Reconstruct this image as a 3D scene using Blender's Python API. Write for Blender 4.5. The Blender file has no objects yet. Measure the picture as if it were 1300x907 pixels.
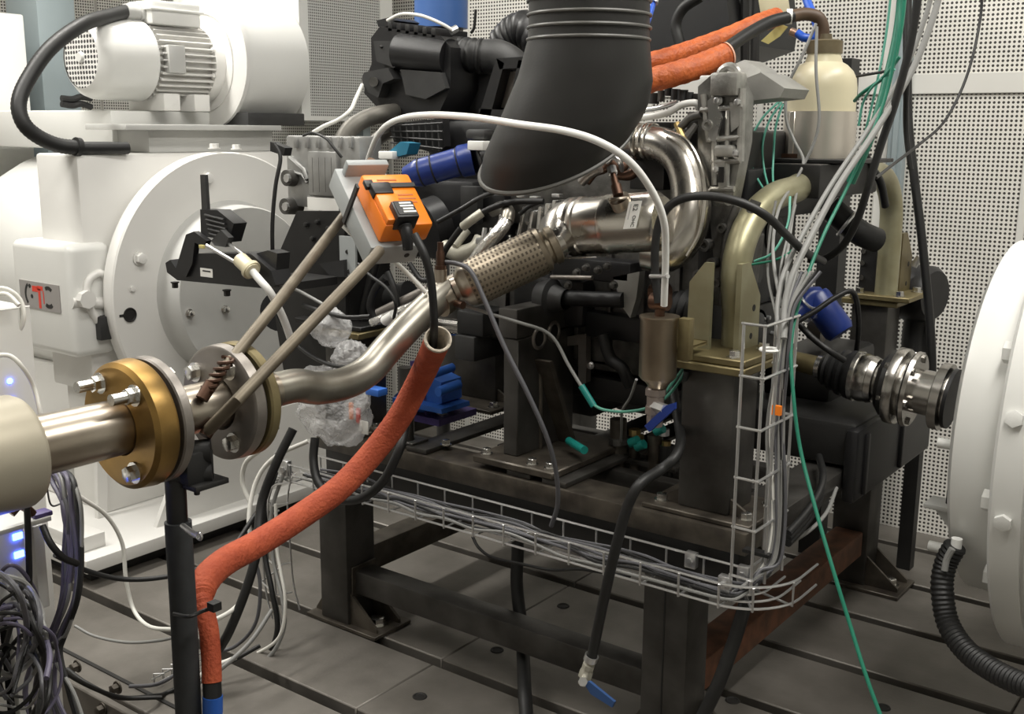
import bpy, bmesh, math, random
from mathutils import Vector, Matrix
from math import pi, sin, cos, radians as R

random.seed(7)
SC = bpy.context.scene
COL = SC.collection

# ---------------------------------------------------------------- camera
FPX = 1382.13                      # focal length in pixels of the 1300 x 907 frame
YAW, PITCH, ROLL = R(36.93058), R(11.84474), R(0.41011)
EYE = Vector((0, 0, 1.6))
FWD = Vector((-sin(YAW) * cos(PITCH), cos(YAW) * cos(PITCH), -sin(PITCH)))
_r = Vector((cos(YAW), sin(YAW), 0)); _u = _r.cross(FWD)
RT = _r * cos(ROLL) + _u * sin(ROLL); UP = _u * cos(ROLL) - _r * sin(ROLL)
cam_data = bpy.data.cameras.new('camera'); cam = bpy.data.objects.new('camera', cam_data)
COL.objects.link(cam); SC.camera = cam
cam_data.sensor_fit = 'HORIZONTAL'; cam_data.sensor_width = 36; cam_data.lens = FPX / 1300 * 36
cam_data.clip_start = .02
cam.matrix_world = Matrix(((RT.x, UP.x, -FWD.x, EYE.x), (RT.y, UP.y, -FWD.y, EYE.y), (RT.z, UP.z, -FWD.z, EYE.z), (0, 0, 0, 1)))

# ---------------------------------------------------------------- world, lamps, exposure
wd = bpy.data.worlds.new('world'); SC.world = wd; wd.use_nodes = True
wd.node_tree.nodes['Background'].inputs[0].default_value = (.9, .95, 1, 1)
wd.node_tree.nodes['Background'].inputs[1].default_value = .3
SC.view_settings.view_transform = 'Standard'; SC.view_settings.look = 'None'
SC.view_settings.exposure = 0.3; SC.view_settings.gamma = 1
SC.view_settings.use_curve_mapping = False
SC.cycles.use_denoising = True
SC.cycles.max_bounces = 8

def area(name, loc, sx, sy, watts, color=(1, .97, .91)):
    d = bpy.data.lights.new(name, 'AREA'); d.shape = 'RECTANGLE'; d.size = sx; d.size_y = sy
    d.energy = watts; d.color = color
    o = bpy.data.objects.new(name, d); COL.objects.link(o); o.location = loc
    return o
area('ceiling_lamp', (-4.0, 1.6, 3.52), .35, 3.2, 108)
area('ceiling_lamp', (-2.0, 1.6, 3.52), .35, 3.2, 50)
area('ceiling_lamp', (0.0, 2.2, 3.52), .35, 3.0, 85)

# ---------------------------------------------------------------- measuring helpers: a sight line cut by a plane of the room
def _ray(px, py): return FWD + RT * ((px - 650) / FPX) - UP * ((py - 453.5) / FPX)
def Y(px, py, y): d = _ray(px, py); return EYE + d * (y / d.y)
def X(px, py, x): d = _ray(px, py); return EYE + d * (x / d.x)
def Zp(px, py, z): d = _ray(px, py); return EYE + d * ((z - 1.6) / d.z)
def mpp(p): return (Vector(p) - EYE).dot(FWD) / FPX         # metres that one pixel covers at p

# ---------------------------------------------------------------- materials
def mat(name, base, rough=.5, metal=0., noise=0., nscale=20., bump=0., bscale=60., base2=None, spec=None, coat=0.):
    m = bpy.data.materials.new(name); m.use_nodes = True
    nt = m.node_tree; N = nt.nodes; L = nt.links; b = N['Principled BSDF']
    b.inputs['Base Color'].default_value = (*base, 1); b.inputs['Roughness'].default_value = rough
    b.inputs['Metallic'].default_value = metal
    if spec is not None: b.inputs['Specular IOR Level'].default_value = spec
    if coat: b.inputs['Coat Weight'].default_value = coat; b.inputs['Coat Roughness'].default_value = .1
    tc = N.new('ShaderNodeTexCoord')
    if noise or base2:
        n = N.new('ShaderNodeTexNoise'); n.inputs['Scale'].default_value = nscale; n.inputs['Detail'].default_value = 6
        L.new(tc.outputs['Object'], n.inputs['Vector'])
        cr = N.new('ShaderNodeValToRGB'); L.new(n.outputs['Fac'], cr.inputs[0])
        c2 = base2 or tuple(c * (1 - noise) for c in base)
        cr.color_ramp.elements[0].position = .35; cr.color_ramp.elements[1].position = .65
        cr.color_ramp.elements[0].color = (*c2, 1); cr.color_ramp.elements[1].color = (*base, 1)
        L.new(cr.outputs[0], b.inputs['Base Color'])
        if metal > .5:
            mr = N.new('ShaderNodeMapRange'); L.new(n.outputs['Fac'], mr.inputs[0])
            mr.inputs[3].default_value = max(0.03, rough - .1); mr.inputs[4].default_value = min(1, rough + .12)
            L.new(mr.outputs[0], b.inputs['Roughness'])
    if bump:
        n2 = N.new('ShaderNodeTexNoise'); n2.inputs['Scale'].default_value = bscale; n2.inputs['Detail'].default_value = 4
        L.new(tc.outputs['Object'], n2.inputs['Vector'])
        bp = N.new('ShaderNodeBump'); bp.inputs['Strength'].default_value = bump; bp.inputs['Distance'].default_value = .004
        L.new(n2.outputs['Fac'], bp.inputs['Height']); L.new(bp.outputs[0], b.inputs['Normal'])
    return m

def perforated(name, base, hole, pitch, rad, axes, rough=.45):
    """sheet with a square pattern of punched holes, along two object axes"""
    m = bpy.data.materials.new(name); m.use_nodes = True
    nt = m.node_tree; N = nt.nodes; L = nt.links; b = N['Principled BSDF']
    tc = N.new('ShaderNodeTexCoord'); sp = N.new('ShaderNodeSeparateXYZ'); L.new(tc.outputs['Object'], sp.inputs[0])
    def M(op, a, c=None):
        n = N.new('ShaderNodeMath'); n.operation = op
        for i, v in enumerate((a, c)):
            if v is None: continue
            if isinstance(v, (int, float)): n.inputs[i].default_value = v
            else: L.new(v, n.inputs[i])
        return n.outputs[0]
    sq = []
    for a in axes:
        f = M('FRACT', M('ADD', M('DIVIDE', sp.outputs[a], pitch), 500.0))
        sq.append(M('POWER', M('ABSOLUTE', M('SUBTRACT', f, .5)), 2.0))
    d = M('SQRT', M('ADD', sq[0], sq[1]))
    h = M('LESS_THAN', d, rad)
    mx = N.new('ShaderNodeMix'); mx.data_type = 'RGBA'; L.new(h, mx.inputs['Factor'])
    mx.inputs['A'].default_value = (*base, 1); mx.inputs['B'].default_value = (*hole, 1)
    L.new(mx.outputs['Result'], b.inputs['Base Color'])
    b.inputs['Roughness'].default_value = rough
    return m

def emit(name, c, s):
    m = bpy.data.materials.new(name); m.use_nodes = True; b = m.node_tree.nodes['Principled BSDF']
    b.inputs['Base Color'].default_value = (*c, 1); b.inputs['Emission Color'].default_value = (*c, 1); b.inputs['Emission Strength'].default_value = s
    return m

M_white = mat('white_machine_paint', (.75, .74, .71), .38, noise=.05, nscale=3, bump=.04, bscale=25)
M_white2 = mat('white_enamel', (.75, .75, .72), .3, noise=.04, nscale=5)
M_greyp = mat('grey_machine_paint', (.52, .52, .50), .45, noise=.08, nscale=6)
M_bluegrey = mat('bluegrey_paint', (.33, .39, .41), .5, noise=.06, nscale=4)
M_wallpaint = mat('wall_paint', (.74, .73, .69), .6, noise=.03, nscale=2)
M_perf_b = perforated('perforated_sheet_back', (.78, .76, .71), (.05, .045, .04), .0165, .30, ('X', 'Z'))
M_perf_l = perforated('perforated_sheet_side', (.78, .76, .71), (.05, .045, .04), .0165, .30, ('Y', 'Z'))
M_perf_f = perforated('perforated_sheet_fine', (.56, .56, .54), (.09, .09, .085), .0125, .30, ('Y', 'Z'))
M_grille = perforated('fan_grille_sheet', (.80, .79, .76), (.03, .03, .03), .0195, .36, ('X', 'Z'))
M_iron = mat('cast_iron_plate', (.225, .208, .186), .45, .35, base2=(.135, .124, .108), nscale=4, bump=.12, bscale=90)
M_slot = mat('recess_black', (.012, .011, .01), .6)  # near-black painting the shade inside slots, holes and gaps; gaskets share it
M_pit = mat('pit_concrete', (.09, .075, .06), .8, noise=.4, nscale=8)
M_blk = mat('black_painted_steel', (.015, .0145, .014), .45, noise=.3, nscale=12, bump=.05, bscale=120)
M_frame = mat('mill_steel', (.080, .076, .070), .38, .45, base2=(.040, .037, .033), nscale=9, bump=.08, bscale=80)
M_frame2 = mat('brown_mill_steel', (.115, .10, .08), .4, .45, base2=(.05, .042, .034), nscale=14, bump=.1, bscale=80)
M_rust = mat('rusted_steel', (.20, .085, .045), .75, .1, base2=(.10, .05, .03), nscale=18, bump=.2, bscale=90)
M_plas = mat('black_plastic', (.011, .011, .012), .42, noise=.2, nscale=30, bump=.06, bscale=300)
M_plas2 = mat('dark_grey_plastic', (.032, .032, .032), .5, noise=.2, nscale=25, bump=.05, bscale=200)
M_rub = mat('black_rubber', (.011, .011, .011), .5, noise=.2, nscale=40)
M_duct = mat('duct_rubber', (.015, .0145, .0135), .5, noise=.25, nscale=9, bump=.06, bscale=150)
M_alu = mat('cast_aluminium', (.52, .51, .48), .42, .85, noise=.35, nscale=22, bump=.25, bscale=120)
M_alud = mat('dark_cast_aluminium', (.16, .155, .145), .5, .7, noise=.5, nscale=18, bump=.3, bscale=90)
M_alus = mat('aluminium_sheet', (.72, .71, .68), .28, .9, noise=.12, nscale=15)
M_alubr = mat('brushed_aluminium', (.74, .69, .62), .33, .85, noise=.1, nscale=6)
M_chrome = mat('bright_steel', (.62, .59, .54), .25, 1., noise=.12, nscale=7)
M_shaft = mat('machined_steel', (.52, .50, .47), .22, 1., noise=.25, nscale=12)
M_stain = mat('stainless_pipe', (.50, .45, .38), .3, 1., base2=(.33, .28, .22), nscale=4)
M_pipeg = mat('bare_steel_pipe', (.42, .40, .35), .36, .9, base2=(.27, .25, .21), nscale=6)
M_fl = mat('grey_steel_flange', (.30, .275, .25), .42, .8, noise=.25, nscale=15, bump=.08, bscale=120)
M_gold = mat('gold_zinc_flange', (.42, .25, .07), .38, .85, base2=(.25, .155, .05), nscale=9, bump=.05, bscale=90)
M_olive = mat('olive_zinc', (.42, .40, .27), .40, .65, base2=(.30, .275, .165), nscale=7, bump=.06, bscale=80)
M_oliv2 = mat('dark_olive_zinc', (.24, .20, .10), .45, .6, base2=(.15, .12, .06), nscale=9, bump=.06, bscale=80)
M_galv = mat('galvanised_wire', (.70, .70, .70), .3, .9)
M_zinc = mat('zinc_bolt', (.72, .71, .68), .25, 1.)
M_rod = mat('weathered_rod', (.17, .145, .105), .5, .5, base2=(.11, .09, .065), nscale=14)
M_alus2 = mat('grey_cast_metal', (.36, .355, .33), .5, .35, noise=.2, nscale=12, bump=.1, bscale=90)
M_natcast = mat('pale_cast_metal', (.52, .50, .42), .45, .4, noise=.2, nscale=20)
M_duct2 = mat('duct_bead', (.10, .098, .09), .4)
M_inkor = mat('brown_print', (.45, .13, .02), .5)
M_copper2 = mat('copper_sleeve', (.45, .30, .22), .35, .8)
M_blueb = mat('bright_blue_hose', (.02, .10, .55), .35)
M_bluel = mat('dull_blue_lever', (.03, .08, .22), .45)
M_capb = mat('brown_olive_cap', (.14, .11, .06), .5, noise=.3, nscale=20)
M_fibo = mat('pale_orange_hem', (.75, .42, .30), .7)
M_stain2 = mat('brownish_stainless', (.46, .385, .29), .33, .95, noise=.25, nscale=10)
M_shaft2 = mat('nickel_valve', (.42, .36, .33), .35, .9, noise=.2, nscale=20)
M_foam = mat('grey_black_foam', (.032, .034, .036), .7, noise=.2, nscale=40)
M_alud2 = mat('silver_housing', (.42, .42, .41), .4, .7, noise=.2, nscale=14, bump=.1, bscale=80)
M_tubed = mat('dull_grey_tube', (.17, .16, .14), .5, .5, noise=.35, nscale=12)
M_braid2 = mat('braid_gap', (.10, .08, .06), .6, .5)
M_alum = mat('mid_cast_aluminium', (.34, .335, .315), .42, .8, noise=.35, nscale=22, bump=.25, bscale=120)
M_braid = mat('braided_steel', (.36, .31, .24), .42, .85, base2=(.27, .23, .17), nscale=14)
M_sleeve = mat('silver_sleeve', (.46, .42, .33), .42, .45, noise=.12, nscale=4)
M_orfib = mat('orange_glassfibre_sleeve', (.45, .085, .032), .78, base2=(.35, .058, .021), nscale=26, bump=.9, bscale=130)
M_orfib2 = mat('orange_silicone_sleeve', (.56, .13, .028), .5, base2=(.42, .085, .018), nscale=40, bump=.9, bscale=110)
M_fibw = mat('glassfibre_lining', (.62, .55, .45), .85, noise=.35, nscale=60, bump=.9, bscale=180)
M_orpl = mat('orange_plastic', (.98, .24, .012), .35, noise=.05, nscale=10)
M_greypl = mat('grey_plastic', (.36, .38, .38), .45, noise=.05, nscale=10)
M_blue = mat('blue_hose', (.016, .04, .22), .32, noise=.2, nscale=12)
M_bluep = mat('blue_plastic', (.04, .15, .55), .4, noise=.15, nscale=12)
M_bluebar = mat('blue_pipe_paint', (.045, .12, .34), .45, noise=.08, nscale=3)
M_bluet = mat('blue_tape', (.02, .10, .42), .4)
M_cyan = mat('petrol_plastic', (.02, .16, .26), .4)
M_whitep = mat('white_plastic', (.82, .82, .79), .35)
M_cable_g = mat('grey_cable', (.25, .25, .24), .45)
M_cable_dg = mat('dark_grey_cable', (.10, .10, .11), .45)
M_cable_v = mat('violet_grey_cable', (.11, .10, .15), .45)
M_cable_w = mat('white_cable', (.76, .75, .70), .45)
M_cable_gr = mat('green_cable', (.012, .17, .105), .4)
M_cable_lg = mat('pale_green_cable', (.10, .36, .27), .4)
M_teal = mat('teal_connector', (.01, .22, .19), .4)
M_natural = mat('natural_plastic', (.66, .60, .42), .35, noise=.06, nscale=5)
M_brown = mat('brown_rubber', (.10, .06, .035), .5, noise=.3, nscale=20)
M_yell = mat('yellow_plastic', (.55, .48, .18), .4)
M_lime = mat('lime_green_plastic', (.34, .58, .04), .35)
M_brass = mat('brass', (.42, .31, .13), .35, .9, noise=.3, nscale=20)
M_copper = mat('oxidised_copper', (.11, .06, .04), .45, .8, noise=.3, nscale=20)
M_foil = mat('aluminium_foil', (.80, .78, .74), .25, .9, bump=1., bscale=45)
M_paper = mat('paper_label', (.80, .79, .75), .6)
M_ink = mat('black_ink', (.012, .012, .012), .5)
M_red = mat('red_ink', (.75, .05, .025), .45)
M_signg = mat('grey_nameplate', (.36, .34, .33), .35, .2)
M_led = emit('blue_led', (.05, .12, 1.), 14)
M_vio = mat('violet_paint', (.10, .07, .24), .5, noise=.3, nscale=20)

def bagmat():
    m = bpy.data.materials.new('clear_film'); m.use_nodes = True; nt = m.node_tree; N = nt.nodes; L = nt.links
    b = N['Principled BSDF']; b.inputs['Base Color'].default_value = (.9, .9, .9, 1); b.inputs['Roughness'].default_value = .1
    tc = N.new('ShaderNodeTexCoord'); nz = N.new('ShaderNodeTexNoise'); nz.inputs['Scale'].default_value = 38; nz.inputs['Detail'].default_value = 3; L.new(tc.outputs['Object'], nz.inputs['Vector'])
    bp = N.new('ShaderNodeBump'); bp.inputs['Strength'].default_value = 1; bp.inputs['Distance'].default_value = .02; L.new(nz.outputs['Fac'], bp.inputs['Height']); L.new(bp.outputs[0], b.inputs['Normal'])
    t = N.new('ShaderNodeBsdfTransparent'); mx = N.new('ShaderNodeMixShader'); mx.inputs[0].default_value = .33
    L.new(t.outputs[0], mx.inputs[1]); L.new(b.outputs[0], mx.inputs[2]); L.new(mx.outputs[0], N['Material Output'].inputs[0])
    return m
M_bag = bagmat()

# ---------------------------------------------------------------- mesh helpers
def frame(d, hint=None):
    d = Vector(d).normalized()
    h = Vector(hint) if hint else (Vector((0, 0, 1)) if abs(d.z) < .9 else Vector((1, 0, 0)))
    u = h.cross(d)
    u = u.normalized(); v = d.cross(u)
    return u, v, d

class MB:
    """collects shapes, then builds ONE mesh"""
    def __init__(s): s.v = []; s.f = []
    def add(s, vs, fs):
        o = len(s.v); s.v += [tuple(v) for v in vs]; s.f += [tuple(i + o for i in f) for f in fs]; return s
    def bm(s, b):
        b.verts.index_update(); s.add([v.co for v in b.verts], [[v.index for v in f.verts] for f in b.faces]); b.free(); return s
    def box(s, x0, x1, y0, y1, z0, z1, bev=0., seg=2, M=None):
        b = bmesh.new(); bmesh.ops.create_cube(b, size=1)
        for v in b.verts:
            v.co = Vector((x0 + (v.co.x + .5) * (x1 - x0), y0 + (v.co.y + .5) * (y1 - y0), z0 + (v.co.z + .5) * (z1 - z0)))
        if bev: bmesh.ops.bevel(b, geom=b.edges[:], offset=bev, segments=seg, affect='EDGES', profile=.5)
        if M is not None: bmesh.ops.transform(b, matrix=M, verts=b.verts)
        return s.bm(b)
    def obox(s, c, e1, e2, e3, d1, d2, d3, bev=0.):
        """box centred at c along axes e1,e2,e3"""
        e1, e2, e3 = (Vector(e).normalized() for e in (e1, e2, e3)); c = Vector(c)
        M = Matrix(((e1.x, e2.x, e3.x, c.x), (e1.y, e2.y, e3.y, c.y), (e1.z, e2.z, e3.z, c.z), (0, 0, 0, 1)))
        return s.box(-d1 / 2, d1 / 2, -d2 / 2, d2 / 2, -d3 / 2, d3 / 2, bev, M=M)
    def lathe(s, p, d, prof, n=32, hint=None):
        """prof: (t along d, radius)"""
        p = Vector(p); u, v, d = frame(d, hint); rings = []; vs = []; fs = []
        for t, r in prof:
            if r < 1e-6: rings.append([len(vs)]); vs.append(p + d * t)
            else:
                rings.append(list(range(len(vs), len(vs) + n)))
                vs += [p + d * t + (u * cos(2 * pi * k / n) + v * sin(2 * pi * k / n)) * r for k in range(n)]
        for a, b in zip(rings, rings[1:]):
            for k in range(n):
                k2 = (k + 1) % n
                if len(a) == 1 and len(b) == 1: continue
                if len(a) == 1: fs.append((a[0], b[k2], b[k]))
                elif len(b) == 1: fs.append((a[k], a[k2], b[0]))
                else: fs.append((a[k], a[k2], b[k2], b[k]))
        return s.add(vs, fs)
    def cyl(s, p0, p1, r, r1=None, n=20, cap=True):
        p0 = Vector(p0); d = Vector(p1) - p0; l = d.length; r1 = r if r1 is None else r1
        pr = [(0, r), (l, r1)]
        if cap: pr = [(0, 0)] + pr + [(l, 0)]
        return s.lathe(p0, d, pr, n)
    def tube(s, pts, r, n=12, rf=None, cap=True):
        """pts: a polyline; rf(i, t): radius factor"""
        pts = [Vector(p) for p in pts]; m = len(pts); vs = []; fs = []
        u = None
        for i, p in enumerate(pts):
            d = (pts[min(i + 1, m - 1)] - pts[max(i - 1, 0)]).normalized()
            if u is None: u, v, _ = frame(d)
            else:
                u = (u - d * u.dot(d)).normalized(); v = d.cross(u)
            rr = r * (rf(i, i / (m - 1)) if rf else 1)
            vs += [p + (u * cos(2 * pi * k / n) + v * sin(2 * pi * k / n)) * rr for k in range(n)]
        for i in range(m - 1):
            for k in range(n):
                k2 = (k + 1) % n; fs.append((i * n + k, i * n + k2, (i + 1) * n + k2, (i + 1) * n + k))
        if cap: fs.append(tuple(range(n - 1, -1, -1))); fs.append(tuple((m - 1) * n + k for k in range(n)))
        return s.add(vs, fs)
    def prism(s, pts, off):
        """polygon pts (3D, planar) extruded by vector off"""
        n = len(pts); off = Vector(off); a = [Vector(p) for p in pts]
        fs = [tuple(range(n - 1, -1, -1)), tuple(range(n, 2 * n))] + [(k, (k + 1) % n, n + (k + 1) % n, n + k) for k in range(n)]
        return s.add(a + [p + off for p in a], fs)
    def ring(s, c, d, R0, r, n=32, m=8):
        c = Vector(c); u, v, d = frame(d); vs = []; fs = []
        for i in range(n):
            a = 2 * pi * i / n; e = u * cos(a) + v * sin(a)
            vs += [c + e * (R0 + r * cos(2 * pi * j / m)) + d * r * sin(2 * pi * j / m) for j in range(m)]
        for i in range(n):
            for j in range(m):
                i2 = (i + 1) % n; j2 = (j + 1) % m; fs.append((i * m + j, i2 * m + j, i2 * m + j2, i * m + j2))
        return s.add(vs, fs)
    def ball(s, c, rx, ry=None, rz=None, n=20):
        ry = ry or rx; rz = rz or rx; c = Vector(c); vs = []; fs = []; m = n // 2
        for i in range(m + 1):
            a = pi * i / m
            vs += [c + Vector((rx * sin(a) * cos(2 * pi * k / n), ry * sin(a) * sin(2 * pi * k / n), rz * cos(a))) for k in range(n)]
        for i in range(m):
            for k in range(n): k2 = (k + 1) % n; fs.append((i * n + k, (i + 1) * n + k, (i + 1) * n + k2, i * n + k2))
        return s.add(vs, fs)
    def mesh(s, name, m, ang=38):
        me = bpy.data.meshes.new(name); me.from_pydata(s.v, [], s.f)
        b = bmesh.new(); b.from_mesh(me); bmesh.ops.remove_doubles(b, verts=b.verts, dist=1e-6)
        bmesh.ops.recalc_face_normals(b, faces=b.faces); b.to_mesh(me); b.free()
        me.materials.append(m)
        for p in me.polygons: p.use_smooth = True
        me.set_sharp_from_angle(angle=R(ang)); me.update()
        return me

def link(name, me, parent=None):
    o = bpy.data.objects.new(name, me); COL.objects.link(o)
    if parent is not None:
        o.parent = parent
        o.matrix_parent_inverse = WM[parent.name].inverted()
    WM[o.name] = Matrix.Identity(4)
    return o
WM = {}
def obj(name, mb, m, parent=None, label=None, ang=38):
    o = link(name, mb.mesh(name, m, ang), parent)
    if label: o['label'] = label
    return o
def tag(o, label, cat, group=None):
    o['label'] = label; o['category'] = cat
    if group: o['group'] = group
    return o
def thing(name, label, cat, loc=(0, 0, 0), group=None):
    o = bpy.data.objects.new(name, None); COL.objects.link(o); o.location = loc; o.empty_display_size = .05
    WM[o.name] = Matrix.Translation(loc)
    return tag(o, label, cat, group)
def struct(name, mb, m):
    o = obj(name, mb, m); o['kind'] = 'structure'; return o
def one(name, label, cat, mb, m, group=None, ang=38): return tag(obj(name, mb, m, None, None, ang), label, cat, group)

def cr(pts, seg=8):
    """Catmull-Rom through pts"""
    p = [Vector(a) for a in pts]
    if len(p) < 3: return [p[0].lerp(p[1], t / seg) for t in range(seg + 1)]
    q = [p[0] * 2 - p[1]] + p + [p[-1] * 2 - p[-2]]; out = []
    for i in range(1, len(q) - 2):
        a, b, c, d = q[i - 1:i + 3]
        for k in range(seg):
            t = k / seg
            out.append(.5 * (2 * b + (c - a) * t + (2 * a - 5 * b + 4 * c - d) * t * t + (3 * b - a - 3 * c + d) * t ** 3))
    out.append(p[-1]); return out
def resample(pts, step):
    out = [pts[0]]; acc = 0
    for a, b in zip(pts, pts[1:]):
        l = (b - a).length
        if l < 1e-9: continue
        t = step - acc
        while t <= l: out.append(a.lerp(b, t / l)); t += step
        acc = (acc + l) % step
    return out
def ptsY(l): return [Y(*q) if len(q) == 3 else Vector(q[3:]) for q in l]

_bm = {}
def bolt(parent, pos, axis, r, h, m=None, name='bolt', washer=True):
    """a hexagon head with washer; shares one mesh per material"""
    m = m or M_zinc; k = (m.name, washer)
    if k not in _bm:
        b = MB()
        if washer: b.lathe((0, 0, 0), (0, 0, 1), [(0, 0), (0, 1.35), (.18, 1.35), (.18, 0)], 14)
        b.lathe((0, 0, .15), (0, 0, 1), [(0, 1), (.8, 1), (.85, .9), (.85, 0)], 6)
        _bm[k] = b.mesh('bolt', m)
    o = bpy.data.objects.new(name, _bm[k]); COL.objects.link(o)
    u, v, d = frame(axis)
    Mx = Matrix(((u.x * r, v.x * r, d.x * h, pos[0]), (u.y * r, v.y * r, d.y * h, pos[1]), (u.z * r, v.z * r, d.z * h, pos[2]), (0, 0, 0, 1)))
    if parent is not None:
        o.parent = parent; o.matrix_parent_inverse = WM[parent.name].inverted()
    o.matrix_basis = Mx
    return o
def cable(name, label, cat, pts, rpx, m, group=None, seg=8, n=10, parent=None):
    """a cable through points given as (px, py, depth plane y); rpx half its width in pixels at its middle"""
    P = ptsY(pts); r = rpx * mpp(P[len(P) // 2])
    if pts[0][1] <= -15: P = [Vector((P[0].x, P[0].y, 3.5)), P[0] + Vector((0, 0, .25))] + P      # hangs from the ceiling
    b = MB().tube(cr(P, seg), r, n)
    o = obj(name, b, m, parent)
    if label: tag(o, label, cat, group)
    return o
def text(s, c, right, up, size, m, parent, name='lettering', depth=.0006):
    cu = bpy.data.curves.new('t', 'FONT'); cu.body = s; cu.size = size; cu.extrude = depth; cu.align_x = 'CENTER'; cu.align_y = 'CENTER'
    t = bpy.data.objects.new('t', cu); COL.objects.link(t)
    dg = bpy.context.evaluated_depsgraph_get(); me = bpy.data.meshes.new_from_object(t.evaluated_get(dg))
    bpy.data.objects.remove(t)
    right = Vector(right).normalized(); up = Vector(up).normalized(); nn = right.cross(up); c = Vector(c)
    me.transform(Matrix(((right.x, up.x, nn.x, c.x), (right.y, up.y, nn.y, c.y), (right.z, up.z, nn.z, c.z), (0, 0, 0, 1))))
    me.materials.clear(); me.materials.append(m)
    return link(name, me, parent)

# ================================================================ THE ROOM
struct('floor', MB().box(-6.4, 3.2, -2.7, 4.6, -.50, -.36), M_pit)
YB, XL = 4.37, -6.2
struct('ceiling', MB().box(-6.4, 3.2, -2.7, 4.6, 3.56, 3.66), M_wallpaint)
struct('wall_right', MB().box(3.1, 3.2, -2.7, 4.6, -.36, 3.56), M_wallpaint)
struct('wall_front', MB().box(-6.4, 3.2, -2.7, -2.6, -.36, 3.56), M_wallpaint)
wl = struct('wall_left', MB().box(-6.4, XL - .03, -2.6, 4.6, -.36, 3.56), M_wallpaint)
wb = struct('wall_back', MB().box(XL - .03, 3.1, YB + .03, 4.6, -.36, 3.56), M_wallpaint)
zr0, zr1 = Y(1235, 119, YB).z, Y(1235, 92, YB).z
XS = [-5.63 + .53 * k for k in range(16)]
XS = [x for x in [-.93 - .53 * k for k in range(9, -8, -1)] if XL + .3 < x < 2.9]
edges = [XL + .02] + XS + [3.09]
for a, b in zip(edges, edges[1:]):                      # every perforated panel is a piece of the wall
    obj('panel', MB().box(a + .012, b - .012, YB, YB + .03, -.02, zr0, .002, 1), M_perf_b, wb)
    obj('panel', MB().box(a + .012, b - .012, YB, YB + .03, zr1, 3.5, .002, 1), M_perf_b, wb)
obj('rail', MB().box(XL, 3.1, YB - .012, YB + .03, zr0, zr1, .003, 1), M_wallpaint, wb)
for x in XS:
    obj('joint_strip', MB().box(x - .014, x + .014, YB - .006, YB + .03, -.02, 3.5, .002, 1), M_wallpaint, wb)
xp = Y(1126, 400, YB).x
struct('trim_1', MB().box(xp - .035, xp + .028, YB - .05, YB - .007, 0, 3.5, .004, 1).box(xp - .012, xp + .006, YB - .062, YB - .05, 0, 3.5), M_bluegrey)
struct('trim_2', MB().box(xp - .085, xp - .037, YB - .02, YB - .001, 0, 3.5, .003, 1), M_wallpaint)
ysl = [-2.6 + .55 * k for k in range(13)] + [4.37]
for a, b in zip(ysl, ysl[1:]):
    obj('panel', MB().box(XL - .03, XL, a + .012, b - .012, -.02, 1.98, .002, 1), M_perf_l, wl)
    obj('panel', MB().box(XL - .03, XL, a + .012, b - .012, 2.05, 3.5, .002, 1), M_perf_l, wl)
obj('rail', MB().box(XL - .03, XL + .012, -2.6, 4.37, 1.98, 2.05, .003, 1), M_wallpaint, wl)

# ---- slotted bed plate
S0, SP, SW = 4.16724, .36898, .042
bed = thing('bed_plate', 'slotted grey iron bed plate that the engine stand is bolted to', 'bed plate', (-1.5, 3, 0))
ys = [4.362] + [S0 - k * SP for k in range(7)] + [1.60]
XJ = [-5.4, Zp(566, 834, 0).x, -.55, 1.6]
for i, (a, b) in enumerate(zip(ys, ys[1:])):
    y1 = a - (SW / 2 if i else 0); y0 = b + (SW / 2 if i < len(ys) - 2 else 0)
    for x0, x1 in zip(XJ, XJ[1:]):
        o = obj('strip', MB().box(x0 + .0008, x1 - .0008, y0, y1, -.12, 0, .004, 1), M_iron, bed)
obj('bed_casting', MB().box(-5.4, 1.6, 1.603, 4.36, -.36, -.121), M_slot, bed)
obj('edge_rail', MB().box(-5.4, 1.6, 1.575, 1.60, -.13, -.012, .004, 1), M_iron, bed)
obj('groove_shade', MB().box(-5.4, 1.6, 1.66, 1.672, 0, .004), M_slot, bed)  # raised near-black strip paints the shade of the edge groove
obj('side_plate', MB().box(-5.4, 1.6, 1.585, 1.60, -.36, -.135), M_frame, bed)
for px, py in ((99, 846), (150, 873), (131, 900)):
    p = Y(px, py, 1.575)
    bolt(bed, p, (0, -1, 0), .014, .022, M_frame2)
for px, py in ((533, 885), (715, 770), (631, 826), (1121, 899), (930, 890)):
    p = Zp(px, py, 0)
    obj('plug', MB().lathe(p, (0, 0, 1), [(.0008, 0), (.0008, .014), (.003, .016), (.003, .020), (-.001, .022)], 18), M_slot, bed)  # near-black disc paints the dark inside of a lipped hole

# ================================================================ LEFT MACHINE
dy = thing('dynamometer', 'big white dynamometer with round bolted flange and grey nameplate box at left', 'dynamometer', (-4.2, 2.85, 0))
CY, CZ = 2.85, .95
obj('plinth', MB().box(-5.25, -3.40, 2.02, 3.65, .001, .055), M_blk, dy)
obj('base_frame', MB().box(-5.3, -3.34, 1.97, 3.7, .055, .105, .004).box(-5.3, -3.42, 2.0, 2.1, .105, .16, .004), M_white, dy)
obj('end_housing', MB().box(-3.98, -3.70, 2.268, 3.46, .60, 1.497, .012).box(-3.94, -3.72, 2.30, 3.42, .105, .6, .006), M_white, dy)
for x in (-3.71, -3.45):
    obj('rib', MB().prism([(x, 2.28, .105), (x, 2.24, .105), (x, 2.27, .62), (x, 2.32, .62)] if x < -3.6 else
                          [(x, 2.32, .105), (x, 3.4, .105), (x, 3.1, .45), (x, 2.5, .45)], (.022, 0, 0)), M_white, dy)
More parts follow.
